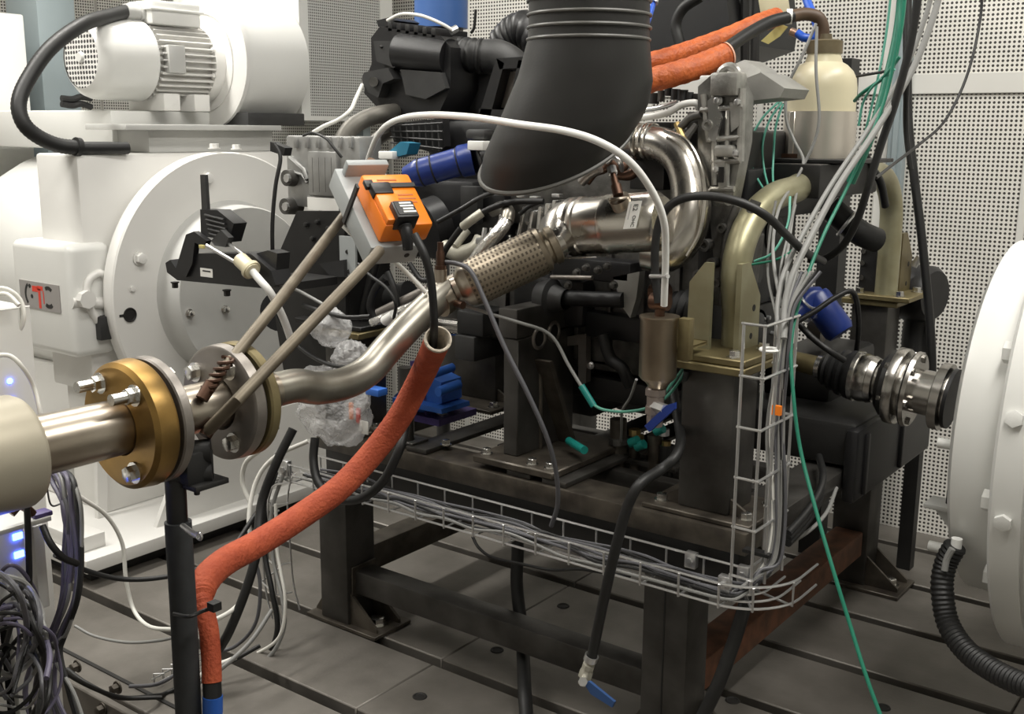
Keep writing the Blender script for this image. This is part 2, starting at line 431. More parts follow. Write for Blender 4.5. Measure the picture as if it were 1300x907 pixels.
obj('cover_plate', MB().box(-3.70, -3.692, 2.62, 2.80, 1.30, 1.385, .003), M_white, dy)
obj('motor_body', MB().lathe((-3.98, CY, CZ + .02), (-1, 0, 0), [(0, .0), (0, .50), (.05, .515), (.75, .515), (.9, .47), (1.0, .36), (1.02, 0)], 56), M_white2, dy)
obj('motor_foot', MB().box(-5.0, -4.0, 2.45, 3.3, .105, .6, .01).box(-5.0, -4.0, 2.3, 2.45, .105, .28, .01), M_white, dy)
# round flange
obj('neck', MB().lathe((-3.70, CY, CZ), (1, 0, 0), [(0, .43), (.06, .43)], 56), M_white, dy)
fl = obj('round_flange', MB().lathe((-3.645, CY, CZ), (1, 0, 0), [(0, 0), (0, .545), (.004, .552), (.056, .552), (.062, .546), (.062, .37), (.062, 0)], 96), M_white, dy)
obj('hub_plate', MB().lathe((-3.583, CY, CZ), (1, 0, 0), [(0, .36), (.02, .345), (.10, .34), (.108, .334), (.108, 0)], 72), M_greyp, dy)
XF = -3.582
for px, py, r, h in ((177, 328, .021, .022), (262, 226, .021, .022), (300, 190, .016, .02), (272, 189, .018, .02)):
    bolt(dy, X(px, py, XF) if py > 195 else Vector((-3.61, X(px, py, -3.61).y, X(px, py, -3.61).z)), (1, 0, 0) if py > 195 else (0, 0, 1), r, h, M_white)
for px, py in ((168, 367),):
    bolt(dy, X(px, py, XF), (1, 0, 0), .011, .006, M_white)
for px, py in ((240, 398), (285, 393)):
    bolt(dy, X(px, py, -3.475), (1, 0, 0), .013, .022, M_zinc)
p = X(165, 400, XF)
obj('key_hole', MB().lathe(p, (1, 0, 0), [(-.001, 0), (.0006, .022), (.0006, .0)], 24).lathe(p, (1, 0, 0), [(.0004, .021), (.004, .0235), (.004, .027), (0, .028)], 24).box(p.x, p.x + .0008, p.y - .045, p.y - .015, p.z - .004, p.z + .006), M_slot, dy)
# terminal box with nameplate
YT = 2.18
a, b = Y(14, 310, YT), Y(96, 440, YT)
tb = obj('terminal_box', MB().box(Y(12, 310, YT).x, Y(90, 380, YT).x, YT, 2.36, Y(50, 446, YT).z, Y(50, 308, YT).z, .03, 4), M_white2, dy)
pc = Y(50, 376, YT - .004); ww = (Y(75, 380, YT) - Y(25, 371, YT)).x; hh = Y(50, 359, YT).z - Y(50, 393, YT).z
npl = obj('nameplate', MB().box(pc.x - ww / 2, pc.x + ww / 2, YT - .004, YT, pc.z - hh / 2, pc.z + hh / 2), M_signg, tb)
def arc2(c, r, a0, a1, w, yy, n=14):
    m = MB(); vs = []
    for k in range(n + 1):
        t = R(a0 + (a1 - a0) * k / n); vs.append((c[0] + cos(t) * r, c[1] + sin(t) * r, c[0] + cos(t) * (r - w), c[1] + sin(t) * (r - w)))
    for p, q in zip(vs, vs[1:]):
        m.prism([(p[0], yy, p[1]), (q[0], yy, q[1]), (q[2], yy, q[3]), (p[2], yy, p[3])], (0, -.0008, 0))
    return m
yy = YT - .0041; u = ww
black = arc2((pc.x - .18 * u, pc.z), .19 * u, 125, 225, .04 * u, yy)
m2 = arc2((pc.x + .23 * u, pc.z), .155 * u, 50, 120, .05 * u, yy); black.add(m2.v, m2.f)
m2 = arc2((pc.x + .23 * u, pc.z), .155 * u, 235, 310, .055 * u, yy); black.add(m2.v, m2.f)
for dx, dz in ((-.23, .12), (-.19, -.02)):
    black.cyl((pc.x + dx * u, yy, pc.z + dz * u), (pc.x + dx * u, yy - .0008, pc.z + dz * u), .03 * u, n=10)
obj('lettering', black, M_ink, tb)
red = MB()
for (x0, z0, x1, z1) in ((-.17, .05, -.03, .13), (-.04, .08, .10, .14), (-.02, -.17, .035, .10), (.10, -.1, .12, .08)):
    red.box(pc.x + x0 * u, pc.x + x1 * u, yy - .0008, yy, pc.z + z0 * u, pc.z + z1 * u)
obj('lettering', red, M_red, tb, 'red letter on the nameplate')
# lifting eye / clevis on the housing edge
q = X(122, 378, -3.66)
cl = obj('lifting_shackle', MB().tube(cr([q + Vector((0, .0, -.09)), q + Vector((.0, -.035, -.02)), q + Vector((0, -.03, .06)), q + Vector((0, .02, .09)), q + Vector((0, .05, .05)), q + Vector((0, .05, -.05))], 6), .016, 10)
         .cyl(q + Vector((-.02, -.09, -.01)), q + Vector((.0, .07, -.03)), .024, n=14).cyl(q + Vector((.03, -.05, .0)), q + Vector((-.04, -.05, .0)), .034, n=8), M_white, dy)
obj('shackle_bracket', MB().box(-3.69, -3.63, q.y - .01, q.y + .06, q.z - .16, q.z - .07, .004), M_plas2, dy)

tag(obj('motor_top_box', MB().box(-5.25, -3.975, 2.60, 3.4, 1.505, Y(100, 140, 2.6).z, .008), M_white2), 'low white box lying on the motor below the loop of black conduit', 'cooling duct')
one('electrical_cabinet', 'tall plain white cabinet at the far left upper corner', 'cabinet', MB().box(-6.1, -5.35, 2.55, 3.05, -.0, Y(20, 17, 3.0).z, .01), M_white2)
one('steel_post', 'blue-grey square steel post behind the tall white cabinet', 'post', MB().box(-5.93, -5.62, 3.28, 3.5, .0, 3.5, .006), M_bluegrey)
jb = thing('junction_strip', 'small white junction strip with two black cable ends beside the blue-grey post', 'junction strip', (-5.6, 3.6, 1.9))
obj('strip_body', MB().box(-5.75, -5.2, 3.62, 3.66, 1.5, 1.66, .004), M_white2, jb)
for k in (0, 1):
    pts = [X(78, 125 + 7 * k, -5.2), X(92, 126 + 8 * k, -5.2), X(103, 123 + 9 * k, -5.2), X(116, 125 + 11 * k, -5.2)]
    obj('cable_end', MB().tube(cr(pts), .016, 8), M_rub, jb)

# ---- blower on top
bl = thing('blower', 'white cooling blower with finned electric motor on top of the dynamometer', 'blower', (-4.0, 3.0, 1.61))
BX, BZ = -4.0, 1.862
obj('mounting_plinth', MB().box(-3.97, -3.76, 2.62, 3.25, 1.498, 1.585, .004).box(-3.97, -3.70, 2.48, 3.25, 1.585, 1.607, .003), M_greyp, bl)
obj('fan_cover', MB().lathe((BX, 2.50, BZ), (0, 1, 0), [(.0, .118), (.004, .125), (.03, .15), (.06, .16), (.25, .163), (.25, .155)], 48), M_white2, bl)
obj('fan_grille', MB().lathe((BX, 2.502, BZ), (0, 1, 0), [(.002, 0), (0, .03), (.003, .118), (.01, .12)], 40), M_grille, bl)
obj('grille_hub', MB().lathe((BX, 2.492, BZ), (0, 1, 0), [(0, 0), (0, .018), (.012, .024)], 20), M_white2, bl)
obj('motor_barrel', MB().lathe((BX, 2.74, BZ), (0, 1, 0), [(0, 0), (0, .128), (.33, .128), (.33, 0)], 40), M_white, bl)
for k in range(36):                                      # cooling fins
    a = 2 * pi * k / 36
    if 60 < math.degrees(a) < 120: continue
    e = Vector((cos(a), 0, sin(a)))
    obj('fin', MB().obox(Vector((BX, 2.90, BZ)) + e * .14, (0, 1, 0), e, e.cross(Vector((0, 1, 0))), .26, .034, .006), M_white, bl)
obj('motor_end_shield', MB().lathe((BX, 3.03, BZ), (0, 1, 0), [(0, .1), (0, .158), (.03, .165), (.045, .165), (.05, .2), (.07, .2)], 40), M_white, bl)
for a in (20, 70, 110, 160, 200, 250, 290, 340):
    bolt(bl, (BX + .15 * cos(R(a)), 3.03, BZ + .15 * sin(R(a))), (0, -1, 0), .01, .012, M_white)
obj('motor_nameplate', MB().box(BX + .128, BX + .166, 2.79, 2.87, BZ - .05, BZ + .06, .004), M_greyp, bl)
tbx = obj('motor_terminal_box', MB().box(BX - .06, BX + .11, 2.76, 3.0, BZ + .14, BZ + .235, .012).box(BX - .07, BX + .12, 2.75, 3.01, BZ + .195, BZ + .205, .004), M_white2, bl)
obj('cable_gland', MB().lathe((BX + .04, 2.765, BZ + .185), (0, -1, 0), [(0, .036), (.02, .036), (.02, .03), (.05, .03), (.05, .034), (.08, .032), (.085, 0)], 10), M_greyp, bl)
obj('motor_feet', MB().box(BX - .12, BX + .13, 2.78, 2.86, BZ - .2, BZ - .13, .006).box(BX - .12, BX + .13, 2.93, 3.01, BZ - .2, BZ - .13, .006), M_white, bl)
obj('volute', MB().lathe((BX, 3.09, BZ + .01), (0, 1, 0), [(0, 0), (0, .272), (.008, .28), (.35, .28), (.355, .27), (.355, 0)], 64), M_white2, bl)
obj('rim_band', MB().lathe((BX, 3.085, BZ + .01), (0, 1, 0), [(0, .2), (-.004, .27), (.0, .286), (.02, .286), (.02, .27)], 64), M_white, bl)
obj('blower_foot', MB().box(-3.97, -3.74, 3.1, 3.42, 1.607, 1.66, .004), M_plas2, bl)

sb = thing('silencer_box', 'white framed intake silencer with fine grey perforated side behind the blower', 'silencer', (-4.2, 3.75, 1.63))
za = X(393, 153, -3.8).z
obj('casing', MB().box(-4.7, -3.81, 3.46, 4.08, za, 3.3, .004), M_white2, sb)
obj('frame_strip', MB().box(-3.81, -3.80, 3.46, 3.515, za, 3.3).box(-3.81, -3.80, 3.98, 4.06, za, 3.3).box(-3.81, -3.80, 3.515, 3.98, za, za + .02), M_white2, sb)
obj('perforated_sheet', MB().box(-3.81, -3.803, 3.515, 3.98, za + .02, 3.3), M_perf_f, sb)
obj('support_leg', MB().box(-3.95, -3.90, 3.95, 4.0, .001, za), M_bluegrey, sb)

cd = thing('conduit', 'thick black corrugated conduit looping from the blower motor terminal box', 'conduit')
P = [Vector((BX + .04, 2.69, BZ + .185)), X(140, 20, -3.92), X(105, 31, -3.85), X(64, 61, -3.8), X(36, 100, -3.78), X(24, 130, -3.76), X(29, 155, -3.74), X(46, 172, -3.73), X(72, 184, -3.72), X(100, 188, -3.71)]
L = resample(cr(P, 12), .007)
obj('corrugated_tube', MB().tube(L, .027, 14, rf=lambda i, t: 1 + .03 * (1 if i % 2 else -1)), M_rub, cd)
obj('hose_clip', MB().cyl(X(95, 186, -3.71), X(101, 187, -3.71), .034, n=16), M_rub, cd)
obj('plain_end', MB().cyl(X(100, 188, -3.71), X(162, 188, -3.69), .023, n=16), M_rub, cd)

# ================================================================ RIGHT MACHINE
rd = thing('wheel_dynamometer', 'white round machine cut by the right edge of the picture', 'dynamometer', (.1, 3.05, 0))
RC = Vector((-.66, 3.05, .86))
obj('front_rim', MB().lathe(RC, (1, 0, 0), [(0, .22), (0, .445), (.012, .465), (.10, .47), (.125, .462)], 96), M_white2, rd)
obj('front_face', MB().lathe(RC + Vector((.01, 0, 0)), (1, 0, 0), [(0, 0), (0, .30), (.02, .31)], 64), M_plas, rd)
obj('main_rim', MB().lathe(RC + Vector((.125, 0, 0)), (1, 0, 0), [(0, .3), (0, .575), (.008, .585), (.07, .585), (.072, .578), (.078, .578), (.08, .585), (.34, .60), (.55, .60), (.56, .5), (.56, 0)], 128), M_white2, rd)
obj('body_drum', MB().lathe(RC + Vector((.69, 0, 0)), (1, 0, 0), [(0, .5), (.5, .5), (.52, 0)], 64), M_white2, rd)
obj('pedestal', MB().box(-.1, .5, 2.7, 3.4, .001, .45, .01), M_white2, rd)
for a in (100, 150, 190, 217, 250, 300):
    e = Vector((0, cos(R(a)), sin(R(a))))
    bolt(rd, RC + e * .50 + Vector((.125, 0, 0)), (-1, 0, 0), .026, .03, M_white2, washer=False)
for a in (167, 190):
    e = Vector((0, cos(R(a)), sin(R(a))))
    bolt(rd, RC + e * .583 + Vector((.05 + .11, 0, 0)), e, .02, .014, M_white2, washer=False)
for px, py in ((1189, 437), (1161, 557), (1211, 700)):
    p = Y(px, py, 3.05 - .36 if py > 500 else 2.95)
    q = RC + Vector((0, p.y - 3.05, p.z - .86))
    obj('stud', MB().cyl((q.x + .01, q.y, q.z), (q.x - .05, q.y, q.z), .013, n=10), M_white2, rd)
p = Y(1200, 640, 2.75)
obj('sensor_bracket', MB().box(p.x - .045, p.x + .06, 2.72, 2.8, p.z - .012, p.z, .002).prism([(p.x - .02, 2.73, p.z - .012), (p.x + .06, 2.73, p.z - .012), (p.x + .06, 2.73, p.z - .1)], (0, .012, 0)), M_greyp, rd)
obj('bracket_bolt', MB().cyl((p.x + .01, 2.76, p.z), (p.x + .01, 2.76, p.z + .035), .012, n=6), M_blk, rd)

hz = thing('corrugated_hose', 'black corrugated hose hanging below the white machine at right', 'hose')
P = [Y(*q) for q in ((1213, 693, 2.6), (1201, 715, 2.6), (1196, 745, 2.58), (1203, 790, 2.55), (1225, 825, 2.5), (1258, 850, 2.45), (1300, 870, 2.4), (1350, 885, 2.35))]
L = resample(cr(P, 12), .006)
obj('corrugated_tube', MB().tube(L, .0265, 16, rf=lambda i, t: 1 + .05 * (1 if i % 2 else -1)), M_rub, hz)
obj('white_fitting', MB().cyl(Y(1215, 684, 2.6), Y(1213, 700, 2.6), .013, n=12), M_whitep, hz, 'white fitting at the top of the hose')
obj('bared_liner', MB().tube(cr([Y(1209, 697, 2.57), Y(1202, 710, 2.568), Y(1199, 725, 2.562)]), .008, 8), M_cable_g, hz)

# ---- drive shaft into it
ds = thing('drive_shaft', 'steel drive shaft with black boot and bright flanges into the white machine at right', 'drive shaft', (-1, 3.08, .86))
A0, A1 = Vector((-1.34, 3.08, .93)), Vector((-.62, 3.08, .858)); AD = (A1 - A0).normalized()
def tx(px): # distance along the shaft seen at column px
    d = _ray(px, 490); y = 3.08; return (EYE.x + d.x * y / d.y - A0.x) / AD.x
def sh(name, prof, m, n=40): return obj(name, MB().lathe(A0, AD, [(tx(a), r) for a, r in prof], n), m, ds)
sh('shaft_tube', [(955, 0), (955, .027), (1030, .030), (1048, .024), (1048, 0)], M_oliv2)
sh('boot_clamp', [(1036, .02), (1036, .034), (1043, .034), (1043, .02)], M_zinc)
sh('rubber_boot', [(1041, .03), (1044, .044), (1048, .05), (1051, .044), (1055, .058), (1059, .061), (1062, .052), (1066, .066), (1070, .069), (1073, .059), (1078, .071), (1084, .073), (1087, .06)], M_rub)
sh('clamp_band', [(1085, .05), (1085, .074), (1090, .074), (1090, .05)], M_zinc)
sh('joint_housing', [(1088, .05), (1088, .068), (1096, .072), (1105, .067), (1106, .070), (1113, .064), (1114, .052), (1122, .052), (1122, 0)], M_shaft)
sh('rubber_seal', [(1119, .05), (1120, .078), (1127, .095), (1133, .095), (1134, .05)], M_blk)
sh('flange', [(1134, .05), (1134, .108), (1135, .111), (1145, .111), (1147, .108), (1148, .085), (1155, .085), (1156, .108), (1158, .110), (1163, .106), (1163, .05)], M_shaft, 48)
sh('hub', [(1162, .05), (1163, .064), (1192, .064), (1194, .06)], M_shaft)
sh('end_flange', [(1190, .06), (1191, .092), (1192, .095), (1203, .095), (1204, .07), (1206, .07), (1207, .07), (1207, 0)], M_shaft, 48)
sh('dark_collar', [(1207, .0), (1207, .085), (1212, .085), (1212, .0)], M_plas)
for a in range(0, 360, 60):
    u_, v_, d_ = frame(AD); e = u_ * cos(R(a + 15)) + v_ * sin(R(a + 15))
    bolt(ds, A0 + AD * tx(1157) + e * .09, AD, .011, .02, M_shaft)
    bolt(ds, A0 + AD * tx(1134) + e * .09, -AD, .011, .014, M_shaft)

# ================================================================ ENGINE STAND
st = thing('engine_stand', 'heavy dark welded steel stand that carries the engine on four legs', 'stand', (-1.8, 3.0, 0))
X0, X1, Y0, Y1 = -2.52, -1.03, 2.31, 3.80
LG = [(-2.52, -2.395, 2.31, 2.44), (-1.306, -1.176, 2.31, 2.43), (-1.306, -1.176, 3.66, 3.79), (-2.52, -2.395, 3.66, 3.79)]
for i, (a, b, c, d) in enumerate(LG):
    lg = obj('leg', MB().box(a, b, c, d, .012, .50, .006), M_frame, st)
    obj('foot_plate', MB().box(a - .06, b + .13, c - .03 if i > 1 else c - .012, d + .03, .001, .014, .002, 1), M_frame2, st)
    gx = b
    obj('gusset', MB().prism([(gx, c + .012, .014), (gx + .115, c + .012, .014), (gx + .115, c + .012, .026), (gx, c + .012, .12)], (0, .01, 0)), M_frame2, st)
    obj('gusset', MB().prism([(gx, d - .014, .014), (gx + .115, d - .014, .014), (gx + .115, d - .014, .026), (gx, d - .014, .12)], (0, .01, 0)), M_frame2, st)
    obj('gusset', MB().prism([(a, c + .03, .014), (a - .055, c + .03, .014), (a - .055, c + .03, .02), (a, c + .03, .10)], (0, .01, 0)), M_frame2, st)
    bolt(st, (b + .07, (c + d) / 2, .014), (0, 0, 1), .024, .026, M_zinc)
bx = MB
obj('seam', MB().box(-1.244, -1.240, 2.3085, 2.311, .02, .5), M_blk, st)
for y0, y1 in ((2.31, 2.44), (3.66, 3.79)):
    obj('long_beam', MB().box(X0, X1, y0, y1, .594, .652, .005), M_frame2, st)
    obj('lower_beam', MB().box(X0 + .01, X1 - .03, y0 + .03, y1 - .005, .50, .592, .004), M_blk, st)
for x0, x1 in ((-2.52, -2.39), (-1.16, -1.03)):
    obj('end_beam', MB().box(x0, x1, 2.445, 3.655, .594, .650, .005), M_frame, st)
for y in (2.56, 2.66, 2.86):
    obj('inner_rail', MB().box(-1.98, -1.165, y, y + .045, .60, .645, .003), M_frame, st)
for x in (-2.10, -1.72, -1.60):
    obj('cross_bar', MB().box(x - .04, x + .04, 2.32, 3.75, .653, .668, .003), M_frame, st)
obj('front_stretcher', MB().box(-2.394, -1.308, 2.34, 2.42, .115, .195, .006), M_frame, st)
obj('stretcher_flange', MB().box(-2.394, -2.386, 2.325, 2.435, .10, .21, .002, 1), M_frame2, st)
obj('side_stretcher', MB().box(-2.50, -2.41, 2.445, 3.655, .155, .245, .006), M_frame2, st)
obj('side_stretcher', MB().box(-1.29, -1.19, 2.435, 3.655, .125, .215, .006), M_rust, st, 'rust-red stretcher')
for x, y in ((-2.05, 2.40), (-1.98, 2.75), (-2.35, 2.40)):
    bolt(st, (x, y, .668), (0, 0, 1), .013, .016, M_zinc)

# ================================================================ COLUMNS AND MOUNTING ARCHES ON THE STAND
ER, ED, EZ = Vector((.8, .6, 0)), Vector((-.6, .8, 0)), Vector((0, 0, 1))
def column(x0, x1, y0, y1, z0, z1, label, plate, bolts):
    t = thing('support_column', label, 'column', ((x0 + x1) / 2, (y0 + y1) / 2, z0))
    obj('post', MB().box(x0, x1, y0, y1, z0 + .014, z1 - .02, .006), M_frame, t)
    obj('base_plate', MB().box(*plate, z0 + .0005, z0 + .014, .003, 1), M_frame2, t)
    for sx in (-1, 1):
        xx = x0 if sx < 0 else x1
        obj('gusset', MB().prism([(xx, y0 + .012, z0 + .014), (xx + sx * .07, y0 + .012, z0 + .014), (xx, y0 + .012, z0 + .055)], (0, .009, 0)), M_frame2, t)
    for b in bolts: bolt(t, (b[0], b[1], z0 + .014), (0, 0, 1), .015, .018, M_zinc)
    obj('top_plate', MB().box(x0 - .03, x1 + .035, y0 - .02, y1 + .05, z1 - .02, z1, .003, 1), M_oliv2, t)
    return t
ZB = .652
column(-1.245, -1.105, 2.36, 2.50, ZB, 1.045, 'tall dark square column at the front right corner of the stand', (-1.33, -1.03, 2.325, 2.55), [(-1.295, 2.37), (-1.06, 2.37), (-1.06, 2.51), (-1.295, 2.51)])
column(-1.285, -1.16, 3.64, 3.77, ZB, 1.045, 'dark square column at the back right corner, below the rear arch foot', (-1.33, -1.05, 3.6, 3.79), [(-1.08, 3.65)])
column(-2.52, -2.385, 2.36, 2.50, ZB, .98, 'dark square column at the front left, behind the clear plastic bag', (-2.52, -2.33, 2.33, 2.55), [(-2.36, 2.36)])
column(-2.48, -2.22, 2.86, 3.12, ZB + .017, 1.06, 'wide black column behind the open end of the orange hose', (-2.5, -2.15, 2.75, 3.14), [(-2.18, 2.80), (-2.18, 3.1)])

ar = thing('mounting_arch', 'olive zinc-plated tube arch over the right columns, under the bottle', 'mounting arch', (-1.175, 3.06, 1.045))
XA = -1.18
tube_px = [(934, 440), (935, 400), (934, 350), (941, 310), (957, 275), (983, 250), (1010, 240)]
P = [X(a, b, XA) for a, b in tube_px] + [Vector((XA, 3.0, 1.475)), Vector((XA, 3.4, 1.475)), Vector((XA, 3.56, 1.45)), Vector((XA, 3.645, 1.37)), Vector((XA, 3.665, 1.25)), Vector((XA, 3.665, 1.06))]
obj('tube', MB().tube(cr(P, 10), .037, 24), M_olive, ar)
def foot(xc, yc, z, mA, mB, h=.215):
    obj('foot_plate', MB().box(xc - .10, xc + .10, yc - .07, yc + .15, z, z + .018, .003, 1), M_oliv2, ar)
    obj('gusset', MB().prism([(xc - .035, yc + .02, z + .018), (xc - .092, yc + .02, z + .018), (xc - .098, yc + .02, z + .03), (xc - .095, yc + .02, z + h * .78), (xc - .055, yc + .02, z + h), (xc - .035, yc + .02, z + h)], (0, -.014, 0)), mA, ar)
    obj('gusset', MB().prism([(xc + .02, yc + .03, z + .018), (xc + .02, yc + .145, z + .018), (xc + .02, yc + .145, z + h * .62), (xc + .02, yc + .075, z + h), (xc + .02, yc + .03, z + h)], (.014, 0, 0)), mB, ar)
    obj('bolt_hole', MB().cyl((xc + .033, yc + .11, z + h * .5), (xc + .0345, yc + .11, z + h * .5), .009, n=14), M_slot, ar)
    obj('bolt_hole', MB().cyl((xc + .033, yc + .10, z + h * .2), (xc + .0345, yc + .10, z + h * .2), .008, n=14), M_slot, ar)
    for dx, dy in ((-.075, -.045), (.06, -.045), (.075, .09)): bolt(ar, (xc + dx, yc + dy, z + .018), (0, 0, 1), .014, .018, M_zinc)
foot(-1.175, 2.42, 1.0455, M_olive, M_olive, .235)
foot(-1.185, 3.68, 1.0455, M_blk, M_oliv2, .22)
for z in (1.11, 1.16, 1.20): obj('white_bolt_end', MB().cyl((-1.272, 3.684, z), (-1.272, 3.678, z), .009, n=10), M_zinc, ar)
obj('bottle_shelf', MB().box(-1.33, -1.05, 2.93, 3.24, 1.513, 1.524, .002, 1).box(-1.26, -1.12, 2.86, 3.32, 1.42, 1.512, .006), M_blk, ar)
obj('shelf_bracket', MB().box(-1.29, -1.25, 2.8, 3.2, 1.36, 1.43, .004), M_plas2, ar)

al = thing('mounting_arch', 'dark grey tube arch with black gusset plates at the left end of the engine', 'mounting arch', (-2.45, 2.43, .98))
GP = [(377, 268), (437, 268), (440, 470), (360, 470), (341, 352)]
P = [Y(a, b, 2.40) for a, b in GP]
obj('gusset', MB().prism(P, (0, .014, 0)), M_blk, al)
obj('gusset', MB().box(P[1].x - .02, P[1].x + .0, 2.414, 2.60, .98, 1.27), M_blk, al)
obj('foot_plate', MB().box(-2.66, -2.36, 2.36, 2.62, .9805, .996, .003, 1), M_blk, al)
T = [Y(436, 272, 2.47), Y(432, 230, 2.47), Y(431, 195, 2.47), Y(441, 168, 2.5), Y(462, 152, 2.56), Y(490, 144, 2.64), Y(530, 140, 2.9), Y(560, 140, 3.2)]
obj('tube', MB().tube(cr(T, 8), .028, 18), M_tubed, al)
T = [Y(452, 268, 2.58), Y(456, 235, 2.58), Y(462, 205, 2.6), Y(476, 180, 2.66), Y(500, 166, 2.75), Y(540, 160, 3.0)]
obj('tube', MB().tube(cr(T, 8), .023, 18), M_tubed, al)
obj('grey_bracket', MB().box(Y(432, 300, 2.38).x, Y(452, 300, 2.38).x, 2.375, 2.383, Y(440, 352, 2.38).z, Y(440, 300, 2.38).z), M_greypl, al)
for a, b in ((441, 320), (443, 345)): obj('bolt_hole', MB().cyl(Y(a, b, 2.374), Y(a, b, 2.3755), .007, n=10), M_slot, al)
for a, b in ((390, 285), (404, 282), (418, 290), (398, 303)): bolt(al, Y(a, b, 2.40), (0, -1, 0), .008, .01, M_blk)
obj('foam_wedge', MB().prism([Y(405, 335, 2.36), Y(436, 330, 2.36), Y(437, 352, 2.36), Y(420, 352, 2.36)], (0, .02, 0)), M_plas2, al)

# ---- torque pedestal in the middle front
tp = thing('torque_pedestal', 'black welded pedestal with two ring holes in front of the engine', 'pedestal', (-1.75, 2.45, ZB))
XT = -1.765
yb = X(728, 500, XT).y
yf = X(657, 500, XT).y
zt = X(657, 432, XT).z
obj('tower', MB().box(-1.815, XT, yf, yb, .690, zt, .003, 1), M_frame, tp)
obj('head_block', MB().box(-1.83, XT + .0, yf - .005, yb + .04, zt + .002, zt + .085, .004), M_frame, tp)
for a, b, r in ((684, 430, .028), (703, 421, .026)):
    c = X(a, b, XT)
    obj('ring', MB().ring(c, (1, 0, 0), r, .006, 24, 8), M_fl, tp)
    obj('ring_bore', MB().cyl(c, c + Vector((.001, 0, 0)), r - .002, n=20), M_slot, tp)
ga, gb = X(692, 458, XT + .03), X(722, 585, XT + .03)
obj('gusset', MB().prism([(XT, ga.y - .01, ga.z), (XT, ga.y + .01, ga.z), (XT, gb.y + .01, .69), (XT, gb.y - .01, .69)], (.05, 0, 0)), M_frame2, tp)
obj('weld_bead', MB().tube([X(686, 458 + 12 * k + (k % 2) * 2, XT + .002) for k in range(11)], .006, 8), M_frame2, tp)
obj('base_plate', MB().box(-1.88, -1.60, yf - .06, yb + .05, .6685, .690, .004, 1), M_frame2, tp)
for x, y in ((-1.85, yf - .03), (-1.63, yf - .03), (-1.63, yb + .02), (-1.69, yf - .03)): bolt(tp, (x, y, .69), (0, 0, 1), .013, .018, M_zinc)
# its bushing tube to the left
tq = thing('support_tube', 'short bright tube with a black rubber block left of the pedestal', 'support tube', (-2.0, 2.5, 1.0))
obj('tube', MB().cyl(Y(540, 412, 2.52), Y(660, 425, 2.50), .026, n=20), M_shaft, tq)
c = Y(606, 412, 2.45)
obj('rubber_block', MB().box(c.x - .055, c.x + .045, 2.42, 2.56, c.z - .03, c.z + .04, .006), M_rub, tq)
obj('black_cube', MB().box(c.x - .055, c.x + .02, 2.41, 2.56, c.z - .105, c.z - .031, .006), M_plas2, tq)

pp = thing('short_post', 'short round dark post on a flat foot beside the orange hose', 'post', (-2.12, 2.35, .668))
p = Y(517, 618, 2.35)
obj('round_post', MB().cyl((p.x, 2.35, .675), (p.x, 2.35, .90), .024, n=20), M_frame, pp)
obj('foot', MB().box(p.x - .05, p.x + .045, 2.325, 2.40, .6685, .676, .002, 1), M_alud, pp)
obj('side_clamp', MB().box(p.x + .02, p.x + .055, 2.34, 2.38, .83, .87, .004).cyl((p.x + .05, 2.34, .85), (p.x + .05, 2.32, .85), .012, n=6), M_zinc, pp)

vb = thing('violet_bracket', 'violet-stained steel angle bracket below the blue clamp', 'bracket', (-2.3, 2.6, ZB))
p = Y(537, 545, 2.62)
obj('upright', MB().box(p.x, p.x + .012, 2.56, 2.70, .69, .86).box(p.x + .06, p.x + .07, 2.56, 2.70, .69, .82), M_vio, vb)
obj('foot', MB().box(p.x - .02, p.x + .14, 2.54, 2.73, .6685, .69), M_vio, vb)
bolt(vb, (p.x + .1, 2.6, .69), (0, 0, 1), .015, .03, M_zinc)
bc = thing('blue_clamp', 'bright blue plastic pipe clamp behind the orange hose', 'clamp', (-2.25, 2.55, .9))
P = [Y(500, 503, 2.56), Y(514, 490, 2.56), Y(540, 476, 2.56), Y(560, 486, 2.56), Y(561, 512, 2.56), Y(540, 524, 2.56), Y(510, 521, 2.56)]
obj('jaw', MB().prism(P, (0, .1, 0)), M_bluep, bc)
a, b = Y(548, 476, 2.5), Y(556, 498, 2.5)
obj('rib', MB().cyl(a, a + Vector((.01, .09, .01)), .014, n=14), M_bluep, bc)
obj('rib', MB().cyl(b, b + Vector((.01, .09, .01)), .016, n=14), M_bluep, bc)
obj('base_strip', MB().prism([Y(498, 505, 2.52), Y(560, 520, 2.52), Y(561, 526, 2.52), Y(499, 513, 2.52)], (0, .14, 0)), M_bluep, bc)

# ================================================================ WIRE CABLE TRAYS
tr = thing('wire_tray', 'galvanised wire cable tray running along the front edge of the stand', 'cable tray', (-1.8, 2.22, .5))
TX0, TX1, TYF, TYB, TZ0, TZ1 = -2.50, -1.04, 2.165, 2.285, .525, .578
WR = .0032
cx, cy, rr = TX1, TYB, 0
def rail(y, z):
    o = TYB - y
    arc = [Vector((TX1 + (o + .03) * sin(R(t)), TYB + .03 - (o + .03) * cos(R(t)), z)) for t in range(0, 91, 10)]
    arcl = [Vector((TX0 - (o + .03) * sin(R(t)), TYB + .03 - (o + .03) * cos(R(t)), z)) for t in range(70, -1, -10)]
    return arcl + [Vector((x, y, z)) for x in (-2.2, -1.9, -1.6, -1.3)] + arc + [arc[-1] + Vector((0, .10, 0))]
for y, z in ((TYF, TZ1), (TYF, TZ0), (TYF + .04, TZ0), (TYB - .04, TZ0), (TYB, TZ0), (TYB, TZ1)):
    obj('long_wire', MB().tube(rail(y, z), WR, 6), M_galv, tr)
ribm = None
